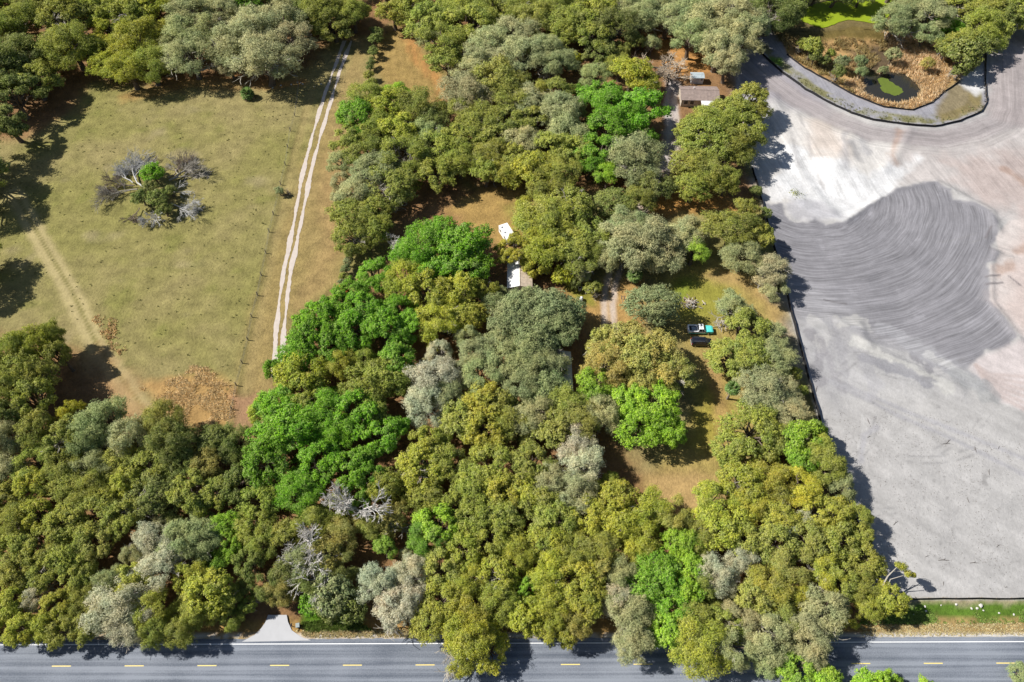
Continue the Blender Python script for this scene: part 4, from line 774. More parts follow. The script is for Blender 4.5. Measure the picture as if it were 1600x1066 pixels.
# ---- palms
FROND = leaf_mat('palm_leaf', (.10, .18, .035), (.13, .22, .05), (.24, .32, .13), 2, .2)
DRYF = leaf_mat('palm_dry', (.28, .20, .11), (.34, .26, .15), (.40, .32, .2), 2, .15)
def frond_mesh(seed, L=1.0, m=FROND):
    rng = np.random.default_rng(seed); mb = MB()
    mb.tube([(0, 0, 0), (.25 * L, 0, .06 * L), (.5 * L, 0, .05 * L)], [.022, .018, .012], 4)
    for k in range(17):                                    # fan of pleated segments
        a = radians(-105 + 210 * k / 16); ln = L * (.56 + .10 * cos(a)) * rng.uniform(.9, 1.05); c_, s_ = cos(a), sin(a)
        b = Vector((.46 * L, 0, .05 * L)); d = Vector((c_, s_, 0)); n_ = Vector((-s_, c_, 0)); dr = -.12 - .16 * rng.random()
        p1, p2 = b + d * ln * .55 + Vector((0, 0, .03)), b + d * ln + Vector((0, 0, dr * ln))
        wd = .062 * L
        mb.add([b, p1 + n_ * wd, p1 - n_ * wd, p2], [(0, 1, 2), (1, 3, 2)])
    me = bpy.data.meshes.new('frond'); me.from_pydata([tuple(p) for p in mb.v], [], mb.f); me.materials.append(m); return me
FR = [frond_mesh(i) for i in range(3)]; FRD = frond_mesh(9, 1.0, DRYF)
PALMB = mat('palm_bark', (.22, .18, .14), .95, var=.4, scale=8)
def palm(x, y, trunk_h, fl, n, label, seed):
    X, Y = G(x, y, trunk_h + fl * .2); z = hz(X, Y); r = random.Random(seed)
    o = thing('cabbage_palm', label, 'palm', (X, Y, z), r.uniform(0, 6))
    MB().tube([(0, 0, -.1), (.02, 0, trunk_h * .4), (.05, .03, trunk_h)], [.27, .21, .19], 8).obj('trunk', PALMB, o)
    for k in range(n):
        t = k / n; el = 1.25 - 1.9 * t + r.uniform(-.1, .1)
        q = link('frond', FR[k % 3] if t < .9 else FRD, o, (.05, .03, trunk_h), (r.uniform(-.3, .3), -el, k * 2.4), (fl, fl, fl))
    return o
palm(386, 146, 1.2, 2.1, 34, 'short bushy palm standing alone at the far side of the pasture', 1)
palm(1145, 606, 4.2, 1.65, 30, 'cabbage palm with bare trunk beside the grey mossy trees', 2)
palm(992, 428, 2.6, 2.0, 30, 'green fan palm beside the sandy wheel tracks', 3)
palm(932, 446, .9, 1.5, 18, 'low young fan palm at the edge of the lawn', 4)

# ---- bare trees and the fallen tree in the pasture
def bare_px(x, y, dpx, h, label):
    R = dpx / PXM(y) * .5; X, Y = G(x, y, h * .6); o = plant('b', X, Y, R, 1.0, label); o.scale = (R, R, h / 1.7); return o
bare_px(553, 787, 98, 12.0, 'bare white-branched dead tree among green oaks above the thicket')
bare_px(487, 862, 100, 11.0, 'bare grey dead tree leaning over the driveway')
bare_px(505, 905, 84, 8.5, 'tangled bare limbs above the dark vine thicket')
bare_px(612, 382, 44, 6.0, 'bare pale dead tree behind the vivid green oaks by the lawn')
bare_px(1000, 232, 30, 7.5, 'slender bare tree beside the sage trees')
for x, y, d, lb in ((1035, 95, 74, 'leafless tan-grey tree beside the brown-roofed house'), (1047, 112, 60, 'smaller leafless grey tree at the corner of the brown-roofed house')):
    R = d / PXM(y) * .5; X, Y = G(x, y, 4.8); o = thing('leafless_tree', lb, 'tree', (X, Y, hz(X, Y)), .7, None, (R, R, 4.6)); tr, tw = bare_mesh(300 + x, 5, .5, .4, rad=.05, levels=(3, 4))
    tr.obj('trunk', mat('grey_bark', (.2, .17, .14), .95), o); tw.obj('branches', mat('tan_twigs', (.42, .34, .25), .95), o); TREES.append((X, Y, R, 'b', o))
def fan(mb, a, d, ln, r, lv, rng, depth=5, sp=.42):
    b = a + d * ln; b[2] = max(.08, b[2]); mid = (a + b) / 2 + rng.normal(size=3) * ln * .06
    r = max(r, .028); mb.tube([a, mid, b], [r, r * .85, r * .65], 5 if lv < 2 else 3, cap=False)
    if lv >= depth: return
    for k in range(4):
        e = d + rng.normal(size=3) * sp * np.array([1, 1, .7]); e /= np.linalg.norm(e)
        fan(mb, a + (b - a) * (rng.uniform(.4, 1) if k else 1), e, ln * rng.uniform(.55, .85), r * .55, lv + 1, rng, depth, sp)
fx_, fy_ = G(240, 305); ft = thing('fallen_tree', 'dead fallen tree with splayed grey branches lying in the pasture', 'tree', (fx_, fy_, hz(fx_, fy_)))
rng = np.random.default_rng(5); GREYW, BROWNW = mat('weathered_wood', (.46, .45, .43), .9, var=.3, scale=3), mat('brown_deadwood', (.24, .19, .15), .95, var=.35, scale=3)
def loc_(x, y, z): X, Y = G(x, y, z); return np.array([X - fx_, Y - fy_, z])
mb = MB(); a = loc_(236, 288, .6); mb.tube([loc_(238, 286, .9), loc_(225, 292, .8), loc_(222, 290, .8)], [.42, .38, .3], 8); mb.obj('trunk', GREYW, ft)
for (x0, y0, x1, y1, m, ln, r, dp) in ((224, 292, 178, 240, GREYW, 5.2, .26, 5), (215, 296, 176, 300, GREYB, 3.6, .2, 5), (210, 290, 178, 288, BROWNW, 3.2, .18, 5), (208, 286, 178, 268, GREYW, 3.0, .2, 5), (264, 282, 320, 246, GREYB, 4.2, .24, 5), (262, 278, 308, 242, BROWNW, 3.6, .2, 5), (268, 280, 322, 268, GREYB, 3.6, .2, 5), (268, 318, 314, 336, GREYW, 3.6, .18, 5), (245, 330, 238, 352, GREYW, 2.4, .13, 5), (218, 325, 204, 346, BROWNW, 2.2, .13, 4), (222, 262, 218, 236, GREYW, 2.0, .10, 3), (238, 258, 242, 242, BROWNW, 1.6, .10, 3), (262, 300, 312, 300, GREYW, 3.0, .1, 3)):
    a, b = loc_(x0, y0, .7), loc_(x1, y1, 1.2); d = (b - a) / np.linalg.norm(b - a); mb = MB(); fan(mb, a, d, ln, r, 0, rng, dp, .40); mb.obj('dead_branch', m, ft)
for x, y, d, c in ((241, 276, 38, 'g'), (237, 298, 30, 'd'), (249, 314, 34, 'd'), (222, 311, 30, 'd'), (268, 300, 22, 'd'), (258, 330, 26, 'd'), (237, 268, 28, 'D')):
    shrub_px(x, y, d, c, 'dark green bush growing up through the fallen tree', 'bushes growing through the fallen tree', 'thicket_bush', .95)
shrub_px(437, 300, 16, 's', 'small grey bush on the wire fence line'); 
X, Y = G(447, 305); o = thing('dead_bush', 'small dry twiggy bush beside the wire fence', 'shrub', (X, Y, hz(X, Y))); mb = MB()
for k in range(5): fan(mb, np.array([0, 0, .02]), np.array([cos(k * 1.3) * .8, sin(k * 1.3) * .8, .5]), .7, .04, 0, rng, 3, .5)
mb.obj('branches', BROWNW, o)
# leaning roadside tree whose bare limbs reach over the sand
X, Y = G(1372, 960); lt = thing('leaning_tree', 'leaning tree with bare limbs and yellow leaf tips over the sand', 'tree', (X, Y, hz(X, Y)))
def l2(x, y, z): a, b = G(x, y, z); return Vector((a - X, b - Y, z))
MB().tube([(0, 0, -.1), l2(1374, 925, 3.5), l2(1388, 900, 5.5), l2(1402, 886, 6.5)], [.24, .18, .13, .06], 6).tube([l2(1380, 935, 3.0), l2(1392, 905, 5), l2(1412, 899, 6)], [.14, .1, .05], 5).tube([l2(1388, 900, 5.5), l2(1396, 892, 5.6), l2(1418, 893, 5.8)], [.07, .05, .03], 4).obj('trunk', GREYB, lt)
crn = []
rr = np.random.default_rng(8)
for x, y, z, r in ((1412, 885, 6.5, .9), (1420, 896, 6, .7), (1404, 882, 6.6, .6), (1428, 898, 5.6, .5), (1384, 940, 3.8, 1.2)):
    d = unit(rr.normal(size=(420, 3))); crn.append((np.array(l2(x, y, z)) + d * r * rr.uniform(.3, 1, (420, 1)), d))
V, F = cards(np.concatenate([c for c, _ in crn]), unit(np.concatenate([d for _, d in crn]) + np.array([0, 0, .4])), .15, .08, rr)
link('crown', np_mesh('crown', V, F, LEAFM), lt).color = (.335, .34, .045, 1)

# ---- ground cover that nobody could count
def tufts(name, px, n, h0, h1, blades, m, label, width=.05, spread=.35, seed=3, clump=0.0, mask=None, z0=None):
    p = GP(px); xs, ys = [q[0] for q in p], [q[1] for q in p]; rng = np.random.default_rng(seed)
    X, Y = rng.uniform(min(xs), max(xs), n * 6), rng.uniform(min(ys), max(ys), n * 6)
    k = inside(p, X, Y)
    if clump: k &= fbm(X, Y, 3.0, 3, seed + 7) > clump * (rng.random(len(X)) * 1.2 - .4)
    if mask is not None: k &= mask(X, Y)
    X, Y = X[k][:n], Y[k][:n]; Z = H(X, Y) + .02
    n = len(X); X, Y, Z = [np.repeat(a, blades) for a in (X, Y, Z)]; N = len(X)
    a = rng.uniform(0, 6.28, N); hh = np.repeat(rng.uniform(h0, h1, n), blades) * rng.uniform(.6, 1.1, N); ln = rng.uniform(.15, 1.0, N) * spread
    bx, by = X + rng.normal(size=N) * spread * .25, Y + rng.normal(size=N) * spread * .25
    dx, dy = np.cos(a), np.sin(a); w_ = width * rng.uniform(.6, 1.4, N)
    b1 = np.stack([bx - dy * w_, by + dx * w_, Z], 1); b2 = np.stack([bx + dy * w_, by - dx * w_, Z], 1)
    m1 = np.stack([bx + dx * ln * .4 + dy * w_ * .8, by + dy * ln * .4 - dx * w_ * .8, Z + hh * .7], 1); t1 = np.stack([bx + dx * ln, by + dy * ln, Z + hh], 1)
    V = np.stack([b1, b2, m1, t1], 1).reshape(-1, 3); me = np_mesh(name, V, np.arange(4 * N).reshape(N, 4), m)
    return tag(link(name, me), label, name.replace('_', ' '), kind='stuff')
REED = leaf_mat('reed', (.74, .58, .32), (.64, .48, .23), (.80, .68, .46), .12, .4); REEDG = leaf_mat('reed_olive', (.42, .36, .14), (.40, .28, .13), (.54, .46, .24), .1, .35); FERN = leaf_mat('dead_fern', (.66, .48, .24), (.56, .38, .17), (.74, .58, .34), .2, .35)
GRASSG = leaf_mat('verge_blade', (.17, .28, .05), (.21, .29, .06), (.30, .34, .11), .3, .3); GRASSD = leaf_mat('dry_blade', (.52, .43, .22), (.46, .38, .18), (.60, .52, .32), .3, .3); WEED = leaf_mat('weed', (.10, .12, .03), (.13, .13, .04), (.2, .19, .08), .3, .3)
nopond = lambda X, Y: (sdf(W_POND, X, Y) < -.2) & (sdf(W_BASIN, X, Y) > .6)
tufts('reeds', [(1372, 45), (1420, 50), (1470, 80), (1490, 110), (1475, 145), (1440, 172), (1400, 172), (1340, 150), (1320, 125), (1352, 110), (1405, 95), (1400, 70)], 2000, .7, 1.4, 6, REED, 'golden dry reeds around the small pond', .07, 1.0, 3, mask=nopond)
tufts('marsh_grass', [(1215, 58), (1300, 58), (1385, 60), (1400, 80), (1350, 105), (1340, 150), (1290, 125), (1235, 88)], 1700, .5, 1.2, 6, REEDG, 'brown and olive marsh grass on the pond basin', .07, .6, 4, .7, mask=nopond)
tufts('dead_fern', [(218, 605), (250, 600), (285, 588), (298, 572), (325, 575), (345, 594), (368, 612), (362, 670), (300, 672), (262, 650)], 1500, .15, .36, 6, FERN, 'tawny dead fern patch at the pasture corner', .06, .8, 5, .15)
tufts('dead_weed', [(142, 495), (160, 488), (182, 500), (182, 525), (200, 545), (186, 556), (160, 528)], 170, .25, .5, 6, FERN, 'scattered brown dead weeds beside the pale path', .07, .5, 6, .6)
tufts('verge_grass', [(1345, 962), (1400, 956), (1640, 953), (1640, 972), (1345, 976)], 1500, .08, .24, 5, GRASSG, 'lush green ditch grass between silt fence and road', .05, .35, 7, .6)
tufts('dry_verge', [(1345, 976), (1640, 972), (1640, 992), (1345, 994)], 1000, .06, .18, 5, GRASSD, 'dry tan grass along the road edge', .05, .3, 8)
tufts('roadside_grass', [(470, 972), (520, 968), (560, 972), (580, 984), (478, 986)], 900, .25, .6, 5, GRASSG, 'green roadside grass under the vine thicket', .05, .4, 9)
tufts('roadside_straw', [(460, 985), (640, 984), (640, 996), (480, 996)], 700, .1, .3, 5, GRASSD, 'straw-coloured grass strip beside the driveway', .05, .3, 10)
CLOD = mat('clod', (.20, .185, .17), .95, var=.4, scale=2)
tufts('sand_clods', [(1300, 640), (1420, 640), (1600, 690), (1680, 760), (1680, 925), (1400, 925), (1340, 800), (1300, 700)], 1700, .03, .10, 3, CLOD, 'small dark clods and wood chips strewn over the sand', .05, .18, 22, .9)
tufts('pasture_weeds', [(-20, 220), (120, 160), (330, 135), (470, 150), (440, 330), (400, 480), (365, 620), (220, 600), (100, 480), (-20, 470)], 420, .1, .28, 7, WEED, 'sparse dark weeds dotted over the pasture', .06, .35, 12)
tufts('bank_grass', OUTER_SILT[1:12] + [(1520, 165), (1480, 182), (1420, 184), (1340, 166), (1290, 146), (1240, 112), (1215, 92)], 900, .15, .4, 6, leaf_mat('bank_blade', (.17, .19, .06), (.24, .22, .10), (.3, .28, .15), .3, .3), 'thin green grass along the sandy bank', .06, .4, 13, .8)

# trees that share a label are told apart by the different tree that stands next to them
from collections import Counter
cnt = Counter(t[4].get('label') for t in TREES)
ART = lambda s: ('an ' if s[0] in 'aeiou' else 'a ') + s
for x, y, R, c, o in TREES:
    lb = o.get('label')
    if LOOK[c] not in (lb or '') or cnt[lb] < 3 or o.get('category') != 'tree': continue
    near = sorted(((hypot(x - t[0], y - t[1]) - t[2], k, t) for k, t in enumerate(TREES) if t[3] != c and t[4].get('category') == 'tree' and hypot(x - t[0], y - t[1]) < 1.25 * (R + t[2])), key=lambda q: q[:2])
    if near:
        head = LOOK[c]; i = lb.index(head) + len(head); nl = lb[:i] + ' beside ' + ART(LOOK[near[0][2][3]]) + lb[i:]
        if len(nl.split()) <= 16: o['label'] = nl
# ================================================================== FENCES
BLACKF, STAKE, WOOD, WIRE = mat('silt_fabric', (.018, .018, .02), .8, var=.3, scale=2), mat('stake', (.30, .22, .14), .9), mat('fence_wood', (.17, .14, .11), .95, var=.3, scale=6), mat('wire', (.3, .3, .3), .5, .6)
def silt_fence(px, label, h=.75, step=2.4):
    n = 0; P = [Vector((*G(x, y), 0)) for x, y in px]; pts = [P[0]]
    for a, b in zip(P[:-1], P[1:]):
        k = max(1, round((b - a).length / step))
        for i in range(1, k + 1): pts.append(a.lerp(b, i / k))
    r = random.Random(len(px)); o0 = pts[0]; fz = thing('silt_fence', label, 'silt fence', (o0.x, o0.y, hz(o0.x, o0.y)), 0, 'black silt fences')
    base = Vector((o0.x, o0.y, hz(o0.x, o0.y))); mb = MB(); rings = []
    for i, p in enumerate(pts):
        t = (pts[min(i + 1, len(pts) - 1)] - pts[max(i - 1, 0)]).normalized(); nn = Vector((-t.y, t.x, 0)); z = hz(p.x, p.y)
        q = p + nn * r.uniform(-.1, .1); lean = nn * r.uniform(.02, .16); hh = h * r.uniform(.85, 1.05)
        c = Vector((q.x, q.y, z)) - base
        rings.append([c + nn * .015 + Vector((0, 0, -.12)), c + lean + nn * .015 + Vector((0, 0, hh)), c + lean - nn * .015 + Vector((0, 0, hh)), c - nn * .015 + Vector((0, 0, -.12))])
        if i % 2 == 0 or True:
            s_ = MB().box((0, 0, .35), (.045, .045, 1.15)).obj('stake', STAKE, fz, loc=c + lean * .5 + nn * .05) if n == 0 else link('stake', stake_me, fz, c + lean * .5 + nn * .05)
            if n == 0: stake_me = s_.data
            n += 1
    mb.loft(rings); mb.obj('fabric', BLACKF, fz); return fz
silt_fence(OUTER_SILT, 'long black silt fence curving round the sandy pond bank')
silt_fence(INNER_SILT, 'black silt fence directly around the golden reeds', .6)
silt_fence(PROP_SILT, 'straight black silt fence between the wooded lot and the sand', .85, 2.6)
silt_fence(ROAD_SILT, 'black silt fence along the green roadside ditch', .7, 2.4)
posts = [(462, 118), (467, 134), (464, 161), (461, 182), (454, 205), (450, 231), (446, 258), (439, 289), (428, 336), (421, 363), (416, 396), (409, 431), (403, 462), (394, 496), (388, 532), (379, 568), (370, 603), (363, 640), (358, 668)]
P = [Vector((*G(x, y), 0)) for x, y in posts]; wf = thing('wire_fence', 'wire fence with weathered posts along the pasture', 'fence', (P[0].x, P[0].y, hz(P[0].x, P[0].y))); base = Vector((P[0].x, P[0].y, hz(P[0].x, P[0].y)))
pm = MB().tube([(0, 0, -.3), (0, 0, .6), (.02, .01, 1.35)], [.12, .115, .10], 7).mesh('post', WOOD)
Q = [Vector((p.x, p.y, hz(p.x, p.y))) - base for p in P]
for q in Q: link('post', pm, wf, q, (0, 0, q.y))
for hgt in (.3, .6, .9, 1.2): MB().tube([q + Vector((.08, 0, hgt)) for q in Q], [.012] * len(Q), 4).obj('wire', WIRE, wf)

# ================================================================== VEHICLES
GLASS = mat('car_glass', (.02, .025, .035), .12, var=.1, spec=.6); RUB = mat('rubber', (.02, .02, .02), .9); CHROME = mat('rim', (.55, .55, .56), .35, .8); BLK = mat('black_trim', (.02, .02, .022), .6)
RED = mat('red_lens', (.45, .02, .02), .3); LAMP = mat('head_lens', (.75, .76, .78), .2); WHITEP = mat('white_car', (.80, .80, .80), .35, var=.05, spec=.5); TEAL = mat('teal_paint', (.10, .62, .58), .35, var=.08, spec=.5); BLACKP = mat('black_car', (.012, .014, .022), .25, var=.2, spec=.6)
def sec(x, w_, z0, z1, tw=None):                     # body cross-section: bottom width w_, rounded towards width tw at top
    tw = tw or w_ * .94; return [(x, -w_ / 2, z0), (x, -w_ / 2, z0 + (z1 - z0) * .55), (x, -tw / 2, z1), (x, 0, z1 + .015), (x, tw / 2, z1), (x, w_ / 2, z0 + (z1 - z0) * .55), (x, w_ / 2, z0)]
def wheels(o, xs, tr, r):
    for x in xs:
        for s_ in (-1, 1):
            wd = MB().tube([(0, -.11, 0), (0, -.08, 0), (0, .08, 0), (0, .11, 0)], [r * .86, r, r, r * .86], 18).obj('wheel', RUB, o, loc=(x, s_ * tr, r))
            MB().tube([(0, -.118, 0), (0, .118, 0)], [r * .55, r * .55], 12).obj('rim', CHROME, wd)
def quad(o, name, pts, m, t=.02):
    p = [Vector(q) for q in pts]; n_ = (p[1] - p[0]).cross(p[2] - p[0]).normalized() * t
    return MB().add([q - n_ for q in p] + [q + n_ for q in p], [(0, 1, 2, 3), (7, 6, 5, 4), (0, 4, 5, 1), (1, 5, 6, 2), (2, 6, 7, 3), (3, 7, 4, 0)]).obj(name, m, o)
X, Y = G(1094.5, 514, .9); pk = thing('pickup_truck', 'white crew-cab pickup with turquoise hood parked on the lawn', 'pickup truck', (X, Y, hz(X, Y)), radians(-1.5))
MB().loft([sec(-2.85, 1.80, .48, .98), sec(-2.78, 1.94, .42, 1.06), sec(-.62, 1.96, .40, 1.08), sec(1.02, 1.96, .40, 1.08)]).obj('body', WHITEP, pk, smooth=False)
MB().loft([sec(1.02, 1.94, .42, 1.07), sec(1.6, 1.93, .42, 1.10), sec(2.45, 1.88, .42, 1.04), sec(2.78, 1.70, .46, .92)]).obj('hood', TEAL, pk)
for s_ in (-1, 1): MB().box((-.9, s_ * .985, .52), (3.7, .03, .24)).obj('sill_stripe', TEAL, pk)
MB().loft([[(-.62, y, 1.05) for y in (-.93, .93)] + [(-.50, .74, 1.78), (-.50, -.74, 1.78)], [(.62, y, 1.05) for y in (-.93, .93)] + [(.36, .74, 1.80), (.36, -.74, 1.80)], [(1.22, y, 1.05) for y in (-.90, .90)] + [(.50, .72, 1.78), (.50, -.72, 1.78)]]).obj('cab', WHITEP, pk)
quad(pk, 'windshield', [(1.16, -.78, 1.12), (1.16, .78, 1.12), (.55, .66, 1.73), (.55, -.66, 1.73)], GLASS); quad(pk, 'rear_window', [(-.63, .72, 1.2), (-.63, -.72, 1.2), (-.535, -.62, 1.68), (-.535, .62, 1.68)], GLASS)
for s_ in (-1, 1):
    quad(pk, 'side_window', [(-.48, s_ * .915, 1.14), (.16, s_ * .915, 1.14), (.10, s_ * .765, 1.70), (-.42, s_ * .765, 1.70)], GLASS); quad(pk, 'side_window', [(.28, s_ * .915, 1.14), (.92, s_ * .905, 1.14), (.38, s_ * .765, 1.70), (.22, s_ * .765, 1.70)], GLASS)
    MB().box((.95, s_ * 1.06, 1.16), (.16, .22, .14)).obj('mirror', BLK, pk, bevel=.02); MB().box((2.70, s_ * .66, .84), (.16, .32, .16)).obj('headlight', LAMP, pk, bevel=.02); MB().box((-2.83, s_ * .84, .84), (.10, .14, .3)).obj('tail_light', RED, pk)
    MB().box((-1.72, s_ * .88, 1.13), (2.1, .22, .10)).obj('bed_rail', WHITEP, pk)
MB().box((-1.70, 0, 1.085), (1.62, 1.30, .03)).obj('bed_floor', mat('bed_liner', (.03, .032, .04), .7), pk); MB().box((-2.70, 0, 1.13), (.22, 1.5, .10)).obj('tailgate', WHITEP, pk); MB().box((.12, .42, 1.81), (.34, .46, .02)).obj('sunroof', GLASS, pk)
MB().box((-1.55, -.1, 1.16), (1.0, .9, .12)).obj('cargo', mat('grey_tarp', (.25, .30, .36), .6), pk, bevel=.04); MB().box((2.78, 0, .55), (.16, 1.7, .2)).obj('bumper', CHROME, pk, bevel=.03); MB().box((-2.88, 0, .55), (.14, 1.7, .18)).obj('bumper', CHROME, pk, bevel=.03)
wheels(pk, (-1.75, 1.75), .88, .40)
X, Y = G(1096.5, 534, .8); vn = thing('minivan', 'black minivan parked beside the white pickup', 'van', (X, Y, hz(X, Y)), radians(-1))
MB().loft([sec(-2.3, 1.66, .42, .95), sec(-2.22, 1.84, .34, 1.0), sec(1.2, 1.86, .32, 1.0), sec(1.9, 1.80, .34, .93), sec(2.28, 1.58, .40, .78)]).obj('body', BLACKP, vn)
MB().loft([[(-2.22, y, .98) for y in (-.88, .88)] + [(-2.02, .70, 1.62), (-2.02, -.70, 1.62)], [(-.4, y, .98) for y in (-.90, .90)] + [(-.4, .74, 1.70), (-.4, -.74, 1.70)], [(1.0, y, .98) for y in (-.88, .88)] + [(.42, .70, 1.64), (.42, -.70, 1.64)], [(1.5, y, .96) for y in (-.84, .84)] + [(.62, .66, 1.60), (.62, -.66, 1.60)]]).obj('cab', BLACKP, vn)
quad(vn, 'windshield', [(1.45, -.74, 1.02), (1.45, .74, 1.02), (.68, .62, 1.57), (.68, -.62, 1.57)], GLASS); quad(vn, 'rear_window', [(-2.23, .7, 1.05), (-2.23, -.7, 1.05), (-2.06, -.6, 1.55), (-2.06, .6, 1.55)], GLASS)
for s_ in (-1, 1):
    for xa, xb in ((-2.0, -1.05), (-.95, -.1), (.0, .75)): quad(vn, 'side_window', [(xa, s_ * .89, 1.06), (xb, s_ * .89, 1.06), (xb - .05, s_ * .745, 1.58), (xa + .08, s_ * .745, 1.58)], GLASS)
    MB().box((2.14, s_ * .62, .74), (.22, .3, .13)).obj('headlight', LAMP, vn, bevel=.02); MB().box((-2.27, s_ * .76, .9), (.08, .16, .34)).obj('tail_light', RED, vn); MB().box((.9, s_ * 1.0, 1.05), (.14, .18, .12)).obj('mirror', BLK, vn, bevel=.02)
    MB().box((-.75, s_ * .56, 1.74), (2.3, .05, .05)).obj('roof_rail', CHROME, vn)
MB().box((-2.3, 0, .5), (.12, 1.6, .18)).obj('bumper', mat('grey_bumper', (.3, .3, .3), .5), vn, bevel=.03); wheels(vn, (-1.45, 1.42), .83, .34)
# white camper trailer in the clearing
c0, c1 = Vector((*G(786, 350.5, 2.6), 0)), Vector((*G(799, 371, 2.6), 0)); cc = (c0 + c1) / 2; cd = c1 - c0; CL = cd.length + .2
cp = thing('camper_trailer', 'white boxy camper trailer at the edge of the dry clearing', 'camper', (cc.x, cc.y, hz(cc.x, cc.y)), atan2(cd.y, cd.x))
RV = mat('camper_white', (.78, .78, .77), .5, var=.06, scale=2)
MB().box((0, 0, 1.5), (CL, 2.4, 2.15)).obj('body', RV, cp, bevel=.12); MB().box((0, 0, 2.6), (CL - .15, 2.3, .06)).obj('roof', RV, cp)
for xx, yy in ((-1.5, -.7), (.4, -.75), (1.6, .2)): MB().box((xx, yy, 2.68), (.42, .42, .12)).obj('roof_vent', mat('vent_grey', (.2, .2, .22), .6), cp, bevel=.03)
for s_ in (-1, 1):
    for xx in (-1.4, 1.1): MB().box((xx, s_ * 1.21, 1.75), (.9, .03, .55)).obj('window', GLASS, cp)
    wd = MB().tube([(0, -.1, 0), (0, .1, 0)], [.34, .34], 14).obj('wheel', RUB, cp, loc=(.2, s_ * 1.06, .34)); MB().tube([(0, -.11, 0), (0, .11, 0)], [.18, .18], 10).obj('rim', CHROME, wd)
MB().box((.0, 1.22, 1.4), (.65, .03, 1.7)).obj('door', mat('camper_door', (.6, .6, .6), .5), cp); MB().tube([(CL / 2, -.4, .5), (CL / 2 + 1.1, 0, .5)], [.05, .05], 5).tube([(CL / 2, .4, .5), (CL / 2 + 1.1, 0, .5)], [.05, .05], 5).obj('hitch', BLK, cp); MB().box((0, 0, .42), (CL - .3, 1.9, .16)).obj('chassis', BLK, cp)
# riding mower and tractor
REDP = mat('red_paint', (.42, .035, .02), .45, var=.15); GREYS = mat('grey_seat', (.05, .05, .05), .7)
def mower(x, y, rz, label, sc=1.0, name='riding_mower'):
    X, Y = G(x, y, .5); o = thing(name, label, 'mower' if sc < 1.3 else 'tractor', (X, Y, hz(X, Y)), rz, None, (sc, sc, sc))
    MB().loft([sec(.1, .66, .4, .82), sec(.75, .62, .4, .84), sec(1.0, .5, .42, .72)]).obj('hood', REDP, o); MB().box((-.45, 0, .5), (1.1, .9, .16)).obj('chassis', REDP, o, bevel=.04)
    MB().box((-.45, 0, .72), (.45, .5, .12)).obj('seat', GREYS, o, bevel=.03); MB().box((-.7, 0, .95), (.1, .5, .42), ry=-.2).obj('backrest', GREYS, o, bevel=.03); MB().box((.15, 0, .22), (.9, 1.1, .14)).obj('mower_deck', REDP, o, bevel=.05)
    MB().tube([(.1, 0, .8), (-.08, 0, 1.02)], [.02, .02], 5).tube([(-.08 + .0, .17 * cos(a), 1.02 + .14 * sin(a)) for a in np.linspace(0, 6.28, 13)], [.018] * 13, 4, cap=False).obj('steering_wheel', BLK, o)
    for xx, r, tr in ((.75, .2, .36), (-.6, .3, .42)):
        for s_ in (-1, 1): wd = MB().tube([(0, -.1, 0), (0, .1, 0)], [r, r], 14).obj('wheel', RUB, o, loc=(xx, s_ * tr, r)); MB().tube([(0, -.11, 0), (0, .11, 0)], [r * .5, r * .5], 8).obj('rim', LAMP, wd)
    return o
mower(811, 352, 1.2, 'red riding mower next to the white camper', 1.2); mower(537, 452, 2.6, 'red tractor standing at the fence row by the lawn', 1.35, 'small_tractor')

# ================================================================== BUILDINGS
WALL_W, WALL_T = mat('white_siding', (.66, .65, .62), .8, var=.1), mat('tan_siding', (.45, .38, .30), .85, var=.12)
def roof_mat(name, col, sc=2.4):
    m, nt, p = new_mat(name); tc = nd(nt, 'ShaderNodeTexCoord'); n1 = nd(nt, 'ShaderNodeTexNoise'); n1.inputs['Scale'].default_value = 1.3; n1.inputs['Detail'].default_value = 7; n1.inputs['Roughness'].default_value = .7; nt.links.new(tc.outputs['Object'], n1.inputs['Vector'])
    r = nd(nt, 'ShaderNodeValToRGB'); r.color_ramp.elements[0].position = .32; r.color_ramp.elements[1].position = .68; r.color_ramp.elements[0].color = (*[c * .68 for c in col], 1); r.color_ramp.elements[1].color = (*[c * 1.12 for c in col], 1); nt.links.new(n1.outputs['Fac'], r.inputs[0]); nt.links.new(r.outputs[0], p.inputs['Base Color']); p.inputs['Roughness'].default_value = .8; return m
ROOF_BR, ROOF_WH, ROOF_TAN, ROOF_BL, ROOF_GR = roof_mat('brown_shingle', (.30, .23, .20)), roof_mat('white_metal', (.74, .73, .72)), roof_mat('tan_metal', (.62, .50, .38)), roof_mat('blue_grey_metal', (.42, .49, .52)), roof_mat('pale_metal', (.60, .60, .60))
